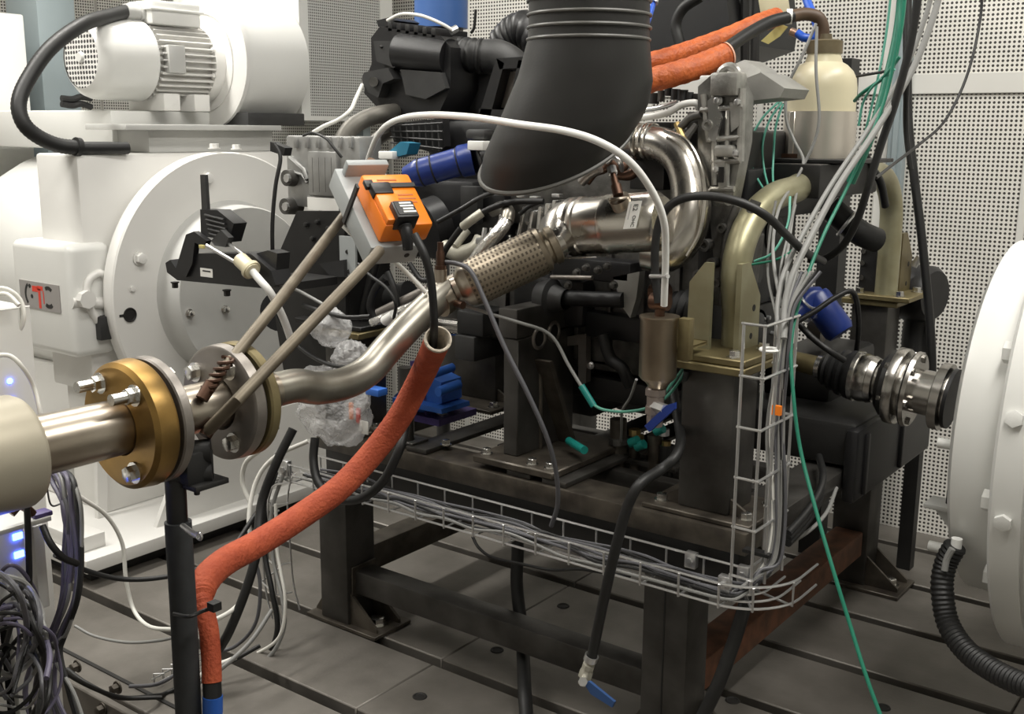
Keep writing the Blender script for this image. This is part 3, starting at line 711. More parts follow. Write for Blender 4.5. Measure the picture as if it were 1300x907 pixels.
for k in range(15):
    x = TX0 + .02 + k * .104
    b = [(0, TYF - .004, TZ1), (0, TYF - .004, TZ0 - .004), (0, TYB + .004, TZ0 - .004), (0, TYB + .004, TZ1)]
    if ribm is None: ribm = MB().tube(b, WR, 6).mesh('cross_wire', M_galv)
    o = link('cross_wire', ribm, tr); o.location.x = x
for t in (35, 75):
    rr_ = lambda o, z: Vector((TX1 + (o + .03) * sin(R(t)), TYB + .03 - (o + .03) * cos(R(t)), z))
    obj('cross_wire', MB().tube([rr_(.124, TZ1), rr_(.124, TZ0 - .004), rr_(-.004, TZ0 - .004), rr_(-.004, TZ1)], WR, 6), M_galv, tr)
for x, y in ((-1.16, TYB), (-1.03, TYF + .04), (-1.02, TYB)):
    obj('splice_clip', MB().box(x - .015, x + .015, y - .01, y + .01, TZ1 - .035, TZ1 + .006, .003).cyl((x, y - .016, TZ1 - .015), (x, y, TZ1 - .015), .009, n=6), M_galv, tr)

tv = thing('wire_tray', 'upright ladder-like wire cable tray beside the front right column', 'cable tray', (-.97, 2.35, .5))
XV = -.96
va = [X(979, 410, XV), X(998, 410, XV), X(1016, 410, XV)]
vy = [va[0].y - .03, va[0].y + .045, va[2].y - .02]; ztop = va[0].z
for k, (x, y) in enumerate(((XV, vy[0]), (XV, vy[1]), (XV, vy[2]), (XV - .05, vy[0]), (XV - .05, vy[2]))):
    obj('long_wire', MB().tube([(x, y, .56), (x, y, ztop)], WR * 1.15, 6), M_galv, tv)
for k in range(6):
    z = ztop - .003 - k * .118
    obj('cross_wire', MB().tube([(XV - .055, vy[0], z), (XV + .004, vy[0] - .003, z), (XV + .004, vy[2] + .003, z), (XV - .055, vy[2], z)], WR * 1.1, 6), M_galv, tv)
obj('tie', MB().ring((XV - .02, vy[1], ztop - .07), (0, 0, 1), .02, .004, 14, 6), M_whitep, tv)
obj('clamp_bar', MB().box(XV - .055, XV + .012, vy[1] - .01, vy[1] + .015, .628, .636), M_blk, tv)

tl = thing('wire_tray', 'bent-down end of wire cable tray hanging at the left of the stand', 'cable tray', (-2.6, 2.25, .1))
for k, (dx, dy) in enumerate(((0, 0), (.05, -.02), (.1, -.04), (.02, .1))):
    P = [Vector((-2.50 + dx * .2, 2.19 + dy, TZ0 + .02 - .01 * k)), Vector((-2.60 + dx * .6, 2.18 + dy, .50)), Vector((-2.645 + dx * .8, 2.18 + dy, .42)), Vector((-2.65 + dx, 2.18 + dy, .30)), Vector((-2.64 + dx, 2.18 + dy, .12)), Vector((-2.60 + dx, 2.17 + dy, .03))]
    obj('long_wire', MB().tube(cr(P, 6), WR, 6), M_galv, tl)
for z in (.44, .34, .24, .14):
    obj('cross_wire', MB().tube([(-2.665, 2.27, z + .02), (-2.66, 2.18, z), (-2.54, 2.14, z), (-2.50, 2.17, z + .01)], WR, 6), M_galv, tl)
obj('splice_clip', MB().box(-2.52, -2.49, 2.16, 2.18, TZ1 - .04, TZ1 + .01, .003).cyl((-2.505, 2.15, .56), (-2.505, 2.17, .56), .01, n=6), M_galv, tl)

# ================================================================ EXHAUST LINE
XP, ZP_ = -1.78, 1.045
def flange_bolts(t, y, R_, axis, m=M_zinc, angs=(22, 67, 112, 157, 202, 247, 292, 337), r=.0155, h=.02, stud=0):
    for k, a in enumerate(angs):
        p = Vector((XP + R_ * cos(R(a)), y, ZP_ + R_ * sin(R(a))))
        bolt(t, p, axis, r, h, m)
        if stud and k < 2: obj('stud', MB().cyl(p, p + Vector(axis) * stud, r * .72, n=12), m, t)
ANG = (122, 50, -62, -140); AN2 = (140, 60, -58, 215)
e1 = thing('exhaust_pipe', 'thick stainless exhaust pipe with a gold flange at the left edge', 'exhaust pipe', (XP, .7, ZP_))
obj('silencer_sleeve', MB().lathe((XP, .2, ZP_), (0, 1, 0), [(0, 0), (0, .1), (.735, .1), (.745, .095), (.745, .05)], 48), M_sleeve, e1)
obj('tube', MB().lathe((XP, .94, ZP_), (0, 1, 0), [(0, .055), (.205, .053)], 40), M_stain, e1)
gf = obj('gold_flange', MB().lathe((XP, 1.137, ZP_), (0, 1, 0), [(.012, .05), (.0, .056), (.0, .113), (.008, .122), (.042, .125), (.048, .122), (.048, .05)], 64), M_gold, e1)
flange_bolts(e1, 1.137, .092, (0, -1, 0), stud=.05, angs=ANG)
e2 = thing('valve_pipe', 'flap valve pipe piece between two grey bolted flanges', 'exhaust pipe', (XP, 1.31, ZP_))
obj('gasket', MB().lathe((XP, 1.1855, ZP_), (0, 1, 0), [(0, .06), (0, .108), (.009, .108), (.009, .06)], 48), M_slot, e2)
obj('flange', MB().lathe((XP, 1.195, ZP_), (0, 1, 0), [(0, .05), (0, .121), (.003, .124), (.02, .124), (.023, .121), (.023, .05)], 64), M_fl, e2)
obj('tube', MB().lathe((XP, 1.216, ZP_), (0, 1, 0), [(0, .05), (.16, .05)], 40), M_stain, e2)
obj('flange', MB().lathe((XP, 1.366, ZP_), (0, 1, 0), [(.012, .048), (0, .056), (0, .112), (.005, .119), (.026, .121), (.03, .118), (.03, .05)], 64), M_fl, e2)
obj('gasket', MB().lathe((XP, 1.3965, ZP_), (0, 1, 0), [(0, .06), (0, .106), (.010, .106), (.010, .06)], 48), M_slot, e2)
flange_bolts(e2, 1.218, .092, (0, 1, 0), angs=(70, -95, 150))
flange_bolts(e2, 1.366, .088, (0, -1, 0), angs=AN2)
for k in (-1, 1):
    c = X(262, 498, XP + .05) if k < 0 else X(266, 545, XP + .05)
    obj('shaft_boss', MB().cyl(c - Vector((0, .012, .012)), c + Vector((0, .012, .014)), .013, n=12), M_copper, e2)
e3 = thing('exhaust_elbow', 'bent bare steel exhaust pipe rising from the olive flange to the sensor', 'exhaust pipe', (XP, 1.75, ZP_))
obj('olive_flange', MB().lathe((XP, 1.407, ZP_), (0, 1, 0), [(0, .04), (0, .117), (.004, .121), (.022, .121), (.026, .117), (.026, .04)], 64), M_oliv2, e3)
flange_bolts(e3, 1.434, .088, (0, 1, 0), angs=(45, -35, -72, 150))
obj('reducer', MB().lathe((XP, 1.433, ZP_), (0, 1, 0), [(0, .052), (.025, .050), (.06, .041), (.062, .043), (.075, .043), (.077, .039)], 32), M_stain, e3)
P = [Vector((XP, 1.51, ZP_)), Vector((XP, 1.58, ZP_ - .002))] + [X(a, b, XP) for a, b in ((405, 493), (440, 486), (468, 470), (492, 443), (520, 413), (552, 382), (566, 369))]
obj('bent_pipe', MB().tube(cr(P, 10), .0375, 32), M_pipeg, e3)
c = X(566, 372, XP)
obj('coupling', MB().cyl(X(556, 384, XP), X(583, 366, XP + .01), .042, n=28), M_stain, e3)
obj('sensor_boss', MB().cyl(c + Vector((.0, -.02, .03)), c + Vector((.0, -.02, .062)), .016, n=14), M_stain, e3)
q = c + Vector((0, -.02, .06))
obj('sensor', MB().lathe(q, (0, 0, 1), [(0, 0), (0, .015), (.012, .015), (.012, .011), (.045, .011), (.05, .008), (.07, .008), (.07, 0)], 12), M_copper, e3)
obj('side_probe', MB().cyl(X(575, 384, XP + .03), X(588, 388, XP + .07), .010, n=10), M_copper, e3)
cable('sensor_lead', 'grey sensor lead arching from the pipe sensor down past the pedestal', 'cable', [(560, 338, 2.08), (563, 334, 2.08), (580, 335, 2.08), (598, 345, 2.07), (616, 383, 2.07), (640, 440, 2.08), (670, 500, 2.1), (694, 555, 2.13), (706, 600, 2.17), (708, 640, 2.2), (700, 668, 2.24)], 3.2, M_cable_dg)

fx = thing('flex_coupling', 'braided metal flex coupling between the exhaust pipe and the catalytic converter', 'flex pipe', (-1.7, 2.2, 1.25))
A, B = X(577, 370, XP + .02), Y(703, 311, 2.27)
D = (B - A); LN = D.length; D.normalize()
mt = []
NR = 36
bm_ = MB(); u_, v_, d_ = frame(D); vs = []; fs = []; nn = 48
for i in range(NR + 1):
    t = .14 + .72 * i / NR; rr0 = .060 * (1 - .10 * max(0, (.25 - t) / .11) ** 2)
    for k in range(nn):
        r_ = rr0 * (1 + .016 * (1 if i % 2 else -1) + .014 * (1 if k % 2 else -1)); a = 2 * pi * k / nn
        vs.append(A + D * LN * t + (u_ * cos(a) + v_ * sin(a)) * r_)
for i in range(NR):
    for k in range(nn): k2 = (k + 1) % nn; fs.append((i * nn + k, i * nn + k2, (i + 1) * nn + k2, (i + 1) * nn + k))
bm_.add(vs, fs); bo = obj('braid', bm_, M_braid, fx, ang=60)
bo.data.materials.append(M_braid2)
for p_ in bo.data.polygons:                              # the gaps of the knit
    i, k = divmod(p_.index, nn)
    if i % 2 and k % 2: p_.material_index = 1
obj('end_cone', MB().lathe(A, D, [(0, .036), (.012, .036), (.02, .046), (.03, .053), (LN * .15, .056), (LN * .15, .048)], 36), M_stain, fx)
obj('end_ring', MB().lathe(A + D * LN * .86, D, [(0, .045), (0, .056), (.012, .057), (.018, .046), (.026, .044), (.03, .05), (.045, .05), (.05, .04)], 36), M_braid, fx)

ct = thing('catalytic_converter', 'shiny steel catalytic converter with a white paper label', 'catalytic converter', (-1.42, 2.38, 1.38))
CA, CB = Y(714, 289, 2.38), Y(834, 281, 2.38)
CDv = (CB - CA); CL = CDv.length; CDv.normalize()
A2 = Y(704, 311, 2.275)
obj('inlet_cone', MB().tube([A2 - D * .035, A2, A2.lerp(CA, .35), A2.lerp(CA, .7), CA + CDv * .015, CA + CDv * .035], .05, 32, rf=lambda i, t: (.78, .84, .98, 1.2, 1.38, 1.47)[i]), M_chrome, ct)
obj('can', MB().lathe(CA, CDv, [(.0, .05), (.01, .062), (.024, .071), (.03, .071), (.035, .077), (.048, .077), (.053, .072), (.06, .077), (.072, .077), (.076, .073), (.15, .075), (.153, .0775), (CL * .6, .0775), (CL * .62, .075), (CL, .075), (CL + .02, .06), (CL + .02, 0)], 56), M_chrome, ct)
# heat plate under
obj('mounting_plate', MB().obox(CA + CDv * .07 + Vector((0, -.035, -.078)), CDv, (0, 1, 0), (0, 0, 1), .16, .06, .004), M_alus, ct)
c0 = Y(787, 262, 2.315)
obj('sensor_boss', MB().cyl(c0 + Vector((0, 0.03, -.02)), c0 + Vector((-.004, 0, .02)), .026, n=20).ring(c0 + Vector((-.004, 0, .02)), (-.1, -.1, 1), .022, .005, 20, 8), M_stain, ct)
c1, c2 = Y(785, 248, 2.31), Y(776, 212, 2.33)
obj('sensor', MB().tube([c1, c1.lerp(c2, .35), c1.lerp(c2, .36), c1.lerp(c2, .6), c1.lerp(c2, .61), c2], .012, 10, rf=lambda i, t: (1.1, 1.1, .75, .75, .6, .55)[i]), M_copper, ct)
obj('sensor_cap', MB().cyl(c1.lerp(c2, .75), c2, .012, n=8), M_galv, ct)
pc = Y(803, 273, 2.30); up_ = (Y(807, 258, 2.317) - Y(800, 289, 2.302)).normalized(); rt_ = CDv
nn_ = rt_.cross(up_).normalized()
lb = obj('paper_label', MB().obox(pc, rt_, up_, nn_, .036, .068, .0012), M_paper, ct)
text('E2', pc + nn_ * .0008 + up_ * .018 + rt_ * .004, -up_, rt_, .018, M_ink, lb)
text('OHC', pc + nn_ * .0008 - up_ * .016 + rt_ * .006, -up_, rt_, .013, M_ink, lb)
obj('ink_line', MB().obox(pc + nn_ * .0007 - rt_ * .010 + up_ * .008, rt_, up_, nn_, .003, .038, .0006), M_greyp, lb)

# ================================================================ ENGINE
def plate(name, px, y, th, m, parent, label=None):
    return obj(name, MB().prism([Y(a, b, y) for a, b in px], (0, th, 0)), m, parent, label)
def hose(name, px, rpx, m, parent, n=12, seg=8, label=None):
    P = ptsY(px); return obj(name, MB().tube(cr(P, seg), rpx * mpp(P[len(P) // 2]), n), m, parent, label)
def rod(name, a, b, rpx, m, parent, n=14, r1=None):
    p, q = Y(*a), Y(*b); return obj(name, MB().cyl(p, q, rpx * mpp(p), (r1 or rpx) * mpp(q), n), m, parent)
def blk(name, x0, y0, x1, y1, yy, dep, m, parent, bev=.004):
    """an upright block whose front face spans the two pixel corners on the plane yy"""
    a, b = Y(x0, y0, yy), Y(x1, y1, yy)
    return obj(name, MB().box(a.x, b.x, yy, yy + dep, b.z, a.z, bev), m, parent)
en = thing('engine', 'car engine without its bonnet, standing on the test stand in the middle', 'engine', (-1.65, 2.85, ZB))
obj('engine_block', MB().box(-2.02, -1.34, 2.66, 3.15, .90, 1.32, .02), M_alud, en)
obj('cylinder_head', MB().box(-2.0, -1.33, 2.63, 3.12, 1.32, 1.53, .015), M_alud, en)
obj('cylinder_cover', MB().box(-1.97, -1.36, 2.66, 3.08, 1.53, 1.61, .02, 3), M_plas, en)
obj('oil_pan', MB().box(-2.0, -1.72, 2.70, 3.1, .74, .90, .02).box(-1.72, -1.38, 2.78, 3.1, .80, .90, .02), M_blk, en)
obj('bell_housing', MB().lathe((-2.02, 2.90, 1.06), (-1, 0, 0), [(0, .2), (.0, .25), (.03, .25), (.04, .23), (.2, .16), (.3, .13), (.3, 0)], 32), M_alud, en)
obj('gearbox', MB().box(-1.40, -1.0, 2.95, 3.6, .658, .79, .02).box(-1.38, -1.16, 3.15, 3.55, .78, .92, .02), M_blk, en)
obj('gearbox_cover', MB().box(-1.025, -.985, 2.92, 3.63, .565, .78, .012), M_plas, en)
for y in (2.98, 3.3): obj('gearbox_rib', MB().box(-.99, -.975, y, y + .02, .58, .76, .003), M_plas, en)
obj('gearbox_mount', MB().box(-1.9, -1.45, 3.12, 3.3, .655, .95, .01), M_blk, en)
for k in range(6):
    obj('block_rib', MB().box(-1.98 + .11 * k, -1.965 + .11 * k, 2.645, 2.67, .93, 1.30, .003), M_alud, en)
# right end: timing cover
obj('chain_case', MB().box(-1.345, -1.285, 2.60, 3.12, .98, 1.60, .015), M_blk, en)
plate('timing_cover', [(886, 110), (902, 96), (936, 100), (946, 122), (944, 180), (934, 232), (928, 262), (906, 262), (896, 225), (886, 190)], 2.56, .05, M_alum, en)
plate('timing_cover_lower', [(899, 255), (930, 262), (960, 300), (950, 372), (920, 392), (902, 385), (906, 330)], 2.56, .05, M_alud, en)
for a, b, c, d, w in ((908, 100, 908, 235, 5), (925, 140, 922, 238, 4), (942, 112, 940, 205, 5), (893, 120, 900, 180, 4)):
    rod('cover_rib', (a, b, 2.55), (c, d, 2.55), w, M_alu, en, 8)
for a, b, c, d in ((890, 140, 944, 136), (900, 178, 942, 174), (903, 206, 940, 204), (903, 240, 932, 240)):
    rod('cover_rib', (a, b, 2.548), (c, d, 2.548), 4, M_alu, en, 8)
blk('cover_boss', 901, 92, 935, 122, 2.53, .06, M_alu, en, .008)
blk('cover_boss', 906, 184, 930, 200, 2.53, .06, M_alu, en, .008)
plate('cover_web', [(898, 128), (906, 122), (916, 150), (908, 180), (900, 178)], 2.535, .03, M_alus, en)
plate('cover_web', [(926, 130), (940, 132), (938, 160), (928, 168)], 2.54, .03, M_alu, en)
plate('cover_web', [(910, 206), (920, 206), (922, 236), (912, 240)], 2.54, .03, M_alu, en)
blk('pocket_shade', 908, 142, 924, 170, 2.545, .01, M_blk, en, .002)  # black block paints the shade in a gap between cover ribs
blk('pocket_shade', 912, 212, 918, 232, 2.537, .002, M_blk, en, 0)
hose('case_edge', [(960, 255, 2.56), (948, 285, 2.55), (940, 320, 2.55), (938, 372, 2.55)], 7, M_alud, en)
hose('case_edge', [(935, 262, 2.56), (922, 300, 2.55), (918, 350, 2.55), (916, 385, 2.55)], 5, M_alud, en)
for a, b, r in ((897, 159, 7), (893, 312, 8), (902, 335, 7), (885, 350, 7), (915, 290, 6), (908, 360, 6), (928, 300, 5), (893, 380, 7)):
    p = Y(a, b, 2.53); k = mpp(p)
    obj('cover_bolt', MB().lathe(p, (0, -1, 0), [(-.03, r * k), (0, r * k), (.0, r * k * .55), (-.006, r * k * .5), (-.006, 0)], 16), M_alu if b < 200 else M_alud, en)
for a, b in ((912, 128), (938, 130), (911, 215), (935, 195), (925, 255)):
    bolt(en, Y(a, b, 2.545), (0, -1, 0), .009, .012, M_galv)
# engine mount bracket, top right
q = [Y(915, 132, 2.66), Y(990, 124, 2.66), Y(996, 112, 2.66), Y(966, 92, 2.66), Y(945, 100, 2.66), Y(915, 108, 2.66)]
obj('mount_bracket', MB().prism(q, (0, .16, 0)), M_alus2, en)
q = [Y(922, 106, 2.68), Y(926, 84, 2.70), Y(945, 76, 2.70), Y(965, 88, 2.70), Y(968, 96, 2.68)]
obj('mount_web', MB().prism(q, (0, .10, 0)), M_alus2, en)
obj('mount_eye', MB().ring(Y(925, 98, 2.60), (0, -1, 0), .026, .011, 24, 8), M_alu, en)
blk('white_connector', 888, 96, 914, 112, 2.58, .05, M_whitep, en)
# cluttered top front of the head
rnd = random.Random(5)
for k in range(9):
    a = 812 + k * 9; b = 118 + rnd.randint(-4, 8)
    rod('coil_cap', (a, b + 8, 2.64), (a + 1, b - 6, 2.64), rnd.choice((5, 6, 7)), rnd.choice((M_plas2, M_alud, M_alud)), en, 10)
hose('silver_pipe', [(800, 150, 2.60), (825, 148, 2.58), (848, 143, 2.57), (866, 133, 2.57), (884, 131, 2.57), (887, 138, 2.58)], 4.5, M_whitep, en)
hose('silver_pipe', [(805, 141, 2.62), (835, 137, 2.6), (860, 130, 2.6)], 3, M_galv, en)
hose('oil_line', [(850, 175, 2.56), (866, 160, 2.55), (876, 150, 2.55), (890, 145, 2.55)], 5, M_alud, en)
rod('temperature_sender', (866, 182, 2.53), (884, 158, 2.55), 6, M_alud, en, 8, 4)
rod('temperature_sender', (860, 158, 2.56), (870, 180, 2.52), 5, M_brass, en, 8, 4)
blk('head_lug', 872, 142, 892, 170, 2.57, .06, M_alud, en)
blk('head_lug', 820, 155, 852, 172, 2.6, .04, M_blk, en)
blk('head_lug', 884, 168, 902, 196, 2.57, .05, M_alud, en)
# under the funnel
for k, (a, b, c, d) in enumerate(((664, 300, 672, 262), (676, 305, 682, 268), (688, 300, 692, 262), (697, 296, 701, 258), (706, 290, 710, 254))):
    p, q = Y(a, b, 2.50), Y(c, d, 2.50)
    obj('heat_fin', MB().obox((p + q) / 2, (q - p), (1, 0, 0), (0, 1, 0), (q - p).length, .012, .05, .002), M_alus, en)
plate('heat_shield', [(640, 316), (672, 290), (690, 292), (700, 300), (660, 322)], 2.47, .01, M_fl, en)
hose('foil_wrapped_hose', [(598, 340, 2.38), (612, 318, 2.38), (630, 298, 2.4), (640, 285, 2.43), (642, 275, 2.46)], 9, M_foil, en, 16, label='crinkled bright foil-wrapped hose')
p = Y(640, 270, 2.46)
obj('hose_elbow', MB().tube(cr([Y(643, 282, 2.44), Y(645, 270, 2.46), Y(638, 264, 2.5), Y(628, 268, 2.55)], 6), .02, 14), M_pipeg, en)
hose('cast_valve', [(566, 315, 2.5), (585, 322, 2.48), (604, 316, 2.48), (612, 304, 2.5)], 11, M_natcast, en)
rod('cast_valve_neck', (576, 312, 2.46), (592, 292, 2.5), 7, M_natcast, en)
for a in (612, 621): rod('small_stub', (a, 315, 2.44), (a + 4, 290, 2.46), 3.5, M_galv, en)
blk('small_block', 603, 302, 624, 312, 2.44, .03, M_galv, en)
hose('cream_connector', [(588, 288, 2.4), (598, 280, 2.4), (612, 270, 2.42)], 6, M_natcast, en)
hose('black_lead', [(585, 290, 2.4), (574, 305, 2.4), (564, 320, 2.4), (560, 335, 2.42)], 4, M_rub, en)
hose('black_lead', [(612, 270, 2.42), (630, 262, 2.44), (655, 256, 2.46), (690, 256, 2.48)], 4, M_rub, en)
hose('black_lead', [(556, 282, 2.3), (585, 266, 2.32), (612, 250, 2.36), (640, 240, 2.45)], 3.2, M_rub, en)
hose('black_lead', [(660, 272, 2.46), (672, 262, 2.47), (688, 256, 2.48)], 3, M_rub, en)
blk('black_bracket', 585, 245, 640, 300, 2.60, .08, M_plas, en)
blk('grey_bracket', 584, 236, 606, 285, 2.56, .03, M_plas2, en)
for a, b in ((655, 246), (672, 249), (640, 254), (668, 282), (677, 267), (700, 246)): blk('clip', a, b, a + 10, b + 5, 2.5, .02, M_galv, en, .002)
rod('black_pump', (560, 285, 2.6), (540, 292, 2.55), 38, M_plas, en, 28)
blk('black_cover', 505, 225, 600, 335, 2.64, .2, M_plas, en, .02)
blk('black_filler', 540, 150, 640, 235, 2.72, .2, M_plas, en, .03)  # added black filler block, keeps the area below the air box dark
# between funnel and converter
hose('brown_pipe', [(800, 200, 2.52), (790, 214, 2.5), (776, 205, 2.5), (768, 215, 2.5), (755, 220, 2.5), (745, 232, 2.48)], 5, M_copper, en)
hose('brown_pipe', [(812, 212, 2.54), (800, 222, 2.53), (785, 222, 2.52)], 7, M_copper, en)
hose('light_pipe', [(770, 206, 2.46), (779, 200, 2.46), (787, 207, 2.47), (790, 216, 2.5)], 3.5, M_galv, en)
hose('grey_pipe', [(738, 232, 2.46), (748, 222, 2.46), (762, 214, 2.46)], 6, M_fl, en)
blk('manifold_flange', 800, 200, 842, 242, 2.56, .05, M_blk, en)
# lower front
rod('intermediate_shaft', (690, 378, 2.55), (792, 381, 2.55), 10, M_plas, en, 24)
p = Y(697, 378, 2.54)
obj('shaft_seal', MB().lathe(p, (1, 0, 0), [(-.03, 0), (-.03, .045), (0, .055), (.012, .055), (.02, .04), (.035, .035), (.05, .03), (.06, .03)], 28), M_plas2, en)
blk('compressor', 648, 345, 740, 420, 2.60, .12, M_plas, en, .03)
blk('lower_cover', 700, 325, 800, 362, 2.55, .08, M_plas, en, .01)
rod('cross_pipe', (700, 352, 2.48), (752, 353, 2.48), 3, M_fl, en)
blk('rust_strip', 700, 317, 765, 322, 2.42, .03, M_fl, en)
plate('cast_arm', [(778, 352), (812, 345), (808, 378), (800, 404), (790, 390)], 2.55, .03, M_alus2, en)
for a, b in ((745, 340), (760, 343), (733, 346), (722, 362), (780, 362), (772, 338)): bolt(en, Y(a, b, 2.5), (0, -1, 0), .009, .014, M_alud)
plate('angle_bracket', [(718, 428), (744, 424), (744, 486), (734, 490), (734, 438), (718, 440)], 2.62, .025, M_fl, en)
blk('lower_block', 742, 395, 830, 440, 2.62, .12, M_plas, en, .01)
blk('lower_beam', 700, 470, 860, 525, 2.66, .1, M_blk, en, .004)
blk('lower_beam', 725, 452, 800, 470, 2.66, .05, M_blk, en, .004)
for a in (750, 790, 820): bolt(en, Y(a, 464, 2.64), (0, -1, 0), .009, .012, M_galv)
hose('dark_hose', [(765, 425, 2.58), (775, 455, 2.58), (790, 468, 2.58), (800, 490, 2.6)], 8, M_rub, en)
p = Y(872, 398, 2.52)
obj('shaft_boot', MB().lathe(p + Vector((-.09, 0, 0)), (1, 0, 0), [(0, 0), (0, .03), (.03, .03), (.032, .048), (.045, .05), (.047, .042), (.055, .055), (.064, .043), (.072, .06), (.082, .047), (.092, .064), (.104, .05), (.115, .066), (.13, .05), (.13, 0)], 30), M_rub, en)
obj('boot_band', MB().lathe(p + Vector((-.06, 0, 0)), (1, 0, 0), [(0, .03), (0, .053), (.014, .054), (.014, .03)], 30), M_galv, en)
rod('drain_stub', (828, 372, 2.45), (848, 372, 2.45), 12, M_copper, en)
# black wiring and pulleys on the right end
obj('accessory_cover', MB().box(-1.285, -1.26, 2.72, 3.06, 1.12, 1.5, .01), M_plas, en)
for k, (y, z, r) in enumerate(((2.78, 1.22, .05), (2.9, 1.32, .06), (3.0, 1.15, .07), (2.82, 1.05, .06))):
    obj('pulley', MB().lathe((-1.285, y, z), (1, 0, 0), [(0, 0), (0, r), (.03, r), (.03, r * .85), (.04, r * .6), (.04, 0)], 24), M_plas2, en)
obj('harness_plate', MB().box(-1.27, -1.255, 2.80, 3.08, .95, 1.12, .004), M_blk, en)
for k in range(7):
    obj('white_terminal', MB().cyl((-1.255, 2.84 + .035 * (k % 4), .98 + .05 * (k // 2)), (-1.245, 2.84 + .035 * (k % 4), .98 + .05 * (k // 2)), .006, n=8), M_galv, en)

mf = thing('exhaust_manifold_elbow', 'large bright U-bend exhaust elbow curving down behind the catalytic converter', 'exhaust elbow', (-1.35, 2.5, 1.5))
P = [Y(800, 178, 2.56), Y(822, 180, 2.55), Y(846, 186, 2.54), Y(866, 204, 2.53), Y(876, 236, 2.52), Y(876, 270, 2.5), Y(866, 300, 2.48), Y(846, 318, 2.46), Y(822, 315, 2.45)]
obj('bend', MB().tube(cr(P, 10), .050, 32, rf=lambda i, t: .82 + .35 * t), M_chrome, mf)
for a in (812, 822, 829): obj('bead_ring', MB().ring(Y(a, 180, 2.552), (1, 0, .0), .043, .007, 28, 8), M_chrome, mf)
P = [Y(844, 166, 2.5), Y(872, 180, 2.49), Y(890, 215, 2.48), Y(894, 255, 2.47), Y(888, 295, 2.46), Y(872, 325, 2.45)]
obj('weld_seam', MB().tube(cr(P, 8), .006, 8), M_chrome, mf)

# ================================================================ AIR INTAKE
ab = thing('air_filter_box', 'black plastic air filter box at the upper left of the engine', 'air filter box', (-2.4, 2.8, 1.62))
plate('housing', [(471, 48), (482, 34), (560, 46), (572, 60), (572, 112), (556, 146), (505, 150), (482, 140), (462, 118), (466, 96), (472, 80)], 2.70, .26, M_plas, ab)
rod('filter_drum', (508, 66, 2.71), (571, 73, 2.73), 23, M_plas, ab, 32)
plate('bracket_ear', [(462, 92), (492, 86), (500, 100), (486, 106), (480, 124), (464, 116), (459, 100)], 2.66, .05, M_plas2, ab)
rod('screw_boss', (474, 104, 2.64), (475, 104, 2.66), 6, M_alud, ab)
plate('side_cover', [(474, 52), (508, 52), (512, 78), (500, 86), (478, 78)], 2.675, .03, M_plas2, ab)
for a, b in ((484, 58), (503, 60)): rod('screw_hole', (a, b, 2.672), (a, b + 2, 2.675), 2.2, M_slot, ab, 8)
plate('lower_scoop', [(508, 88), (560, 92), (566, 112), (540, 126), (515, 120)], 2.68, .1, M_plas2, ab)
plate('lid_flange', [(478, 26), (494, 22), (502, 26), (490, 34), (480, 34)], 2.72, .12, M_plas, ab)
for k in range(6):
    a = 492 + k * 11
    blk('lid_tooth', a, 28 + k * 1.6, a + 6, 40 + k * 1.6, 2.70, .16, M_plas, ab, .002)
p, q = Y(569, 66, 2.80), Y(578, 68, 2.80); d_ = (q - p).normalized()
obj('hose_clamp', MB().lathe(p, d_, [(0, .04), (0, .062), (.016, .062), (.016, .04)], 32), M_galv, ab)
obj('clamp_screw', MB().cyl(Y(572, 40, 2.74), Y(580, 36, 2.76), .012, n=8), M_galv, ab)
Lp = resample(cr([Y(574, 68, 2.80), Y(595, 70, 2.80), Y(618, 72, 2.82)], 12), .006)
obj('bellows', MB().tube(Lp, .053, 24, rf=lambda i, t: 1 + .05 * (1 if (i // 2) % 2 else -1)), M_rub, ab)
obj('intake_elbow', MB().tube(cr([Y(614, 71, 2.82), Y(634, 72, 2.83), Y(652, 84, 2.84), Y(660, 104, 2.84), Y(660, 130, 2.84)], 8), .052, 24), M_plas2, ab)
mcov = obj('ribbed_elbow', MB().tube(cr([Y(640, 60, 3.05), Y(655, 44, 3.05), Y(672, 40, 3.05), Y(700, 62, 3.05)], 8), .065, 20, rf=lambda i, t: 1 + .04 * (1 if i % 3 else -1)), M_plas, ab)
obj('filler_block', MB().box(Y(566, 100, 2.84).x, Y(622, 100, 2.84).x, 2.84, 3.0, Y(590, 152, 2.84).z, Y(590, 92, 2.84).z, .02), M_plas, ab)  # added black filler, darkens the opening between air box and funnel
hose('white_lead', [(492, 26, 2.69), (510, 18, 2.68), (535, 20, 2.68), (560, 30, 2.70), (574, 38, 2.72)], 2.2, M_cable_w, ab)
hose('bent_wire', [(598, 42, 2.80), (602, 34, 2.8), (604, 12, 2.8)], 1.8, M_rub, ab)

fr = thing('throttle_frame', 'black rectangular throttle frame with grey flap beside the funnel', 'throttle body', (-2.05, 2.55, 1.6))
for nm, q in (('frame_bar', [(630, 74), (664, 72), (664, 86), (634, 88)]), ('frame_bar', [(630, 74), (640, 80), (622, 148), (608, 146)]), ('frame_bar', [(608, 138), (650, 140), (648, 152), (608, 150)]), ('frame_bar', [(658, 76), (670, 78), (656, 146), (644, 146)])):
    plate(nm, q, 2.52, .05, M_plas, fr)
plate('flap', [(640, 92), (660, 90), (650, 138), (628, 136)], 2.56, .01, M_fl, fr)
plate('backing', [(634, 78), (666, 76), (652, 148), (612, 148)], 2.58, .08, M_plas, fr)

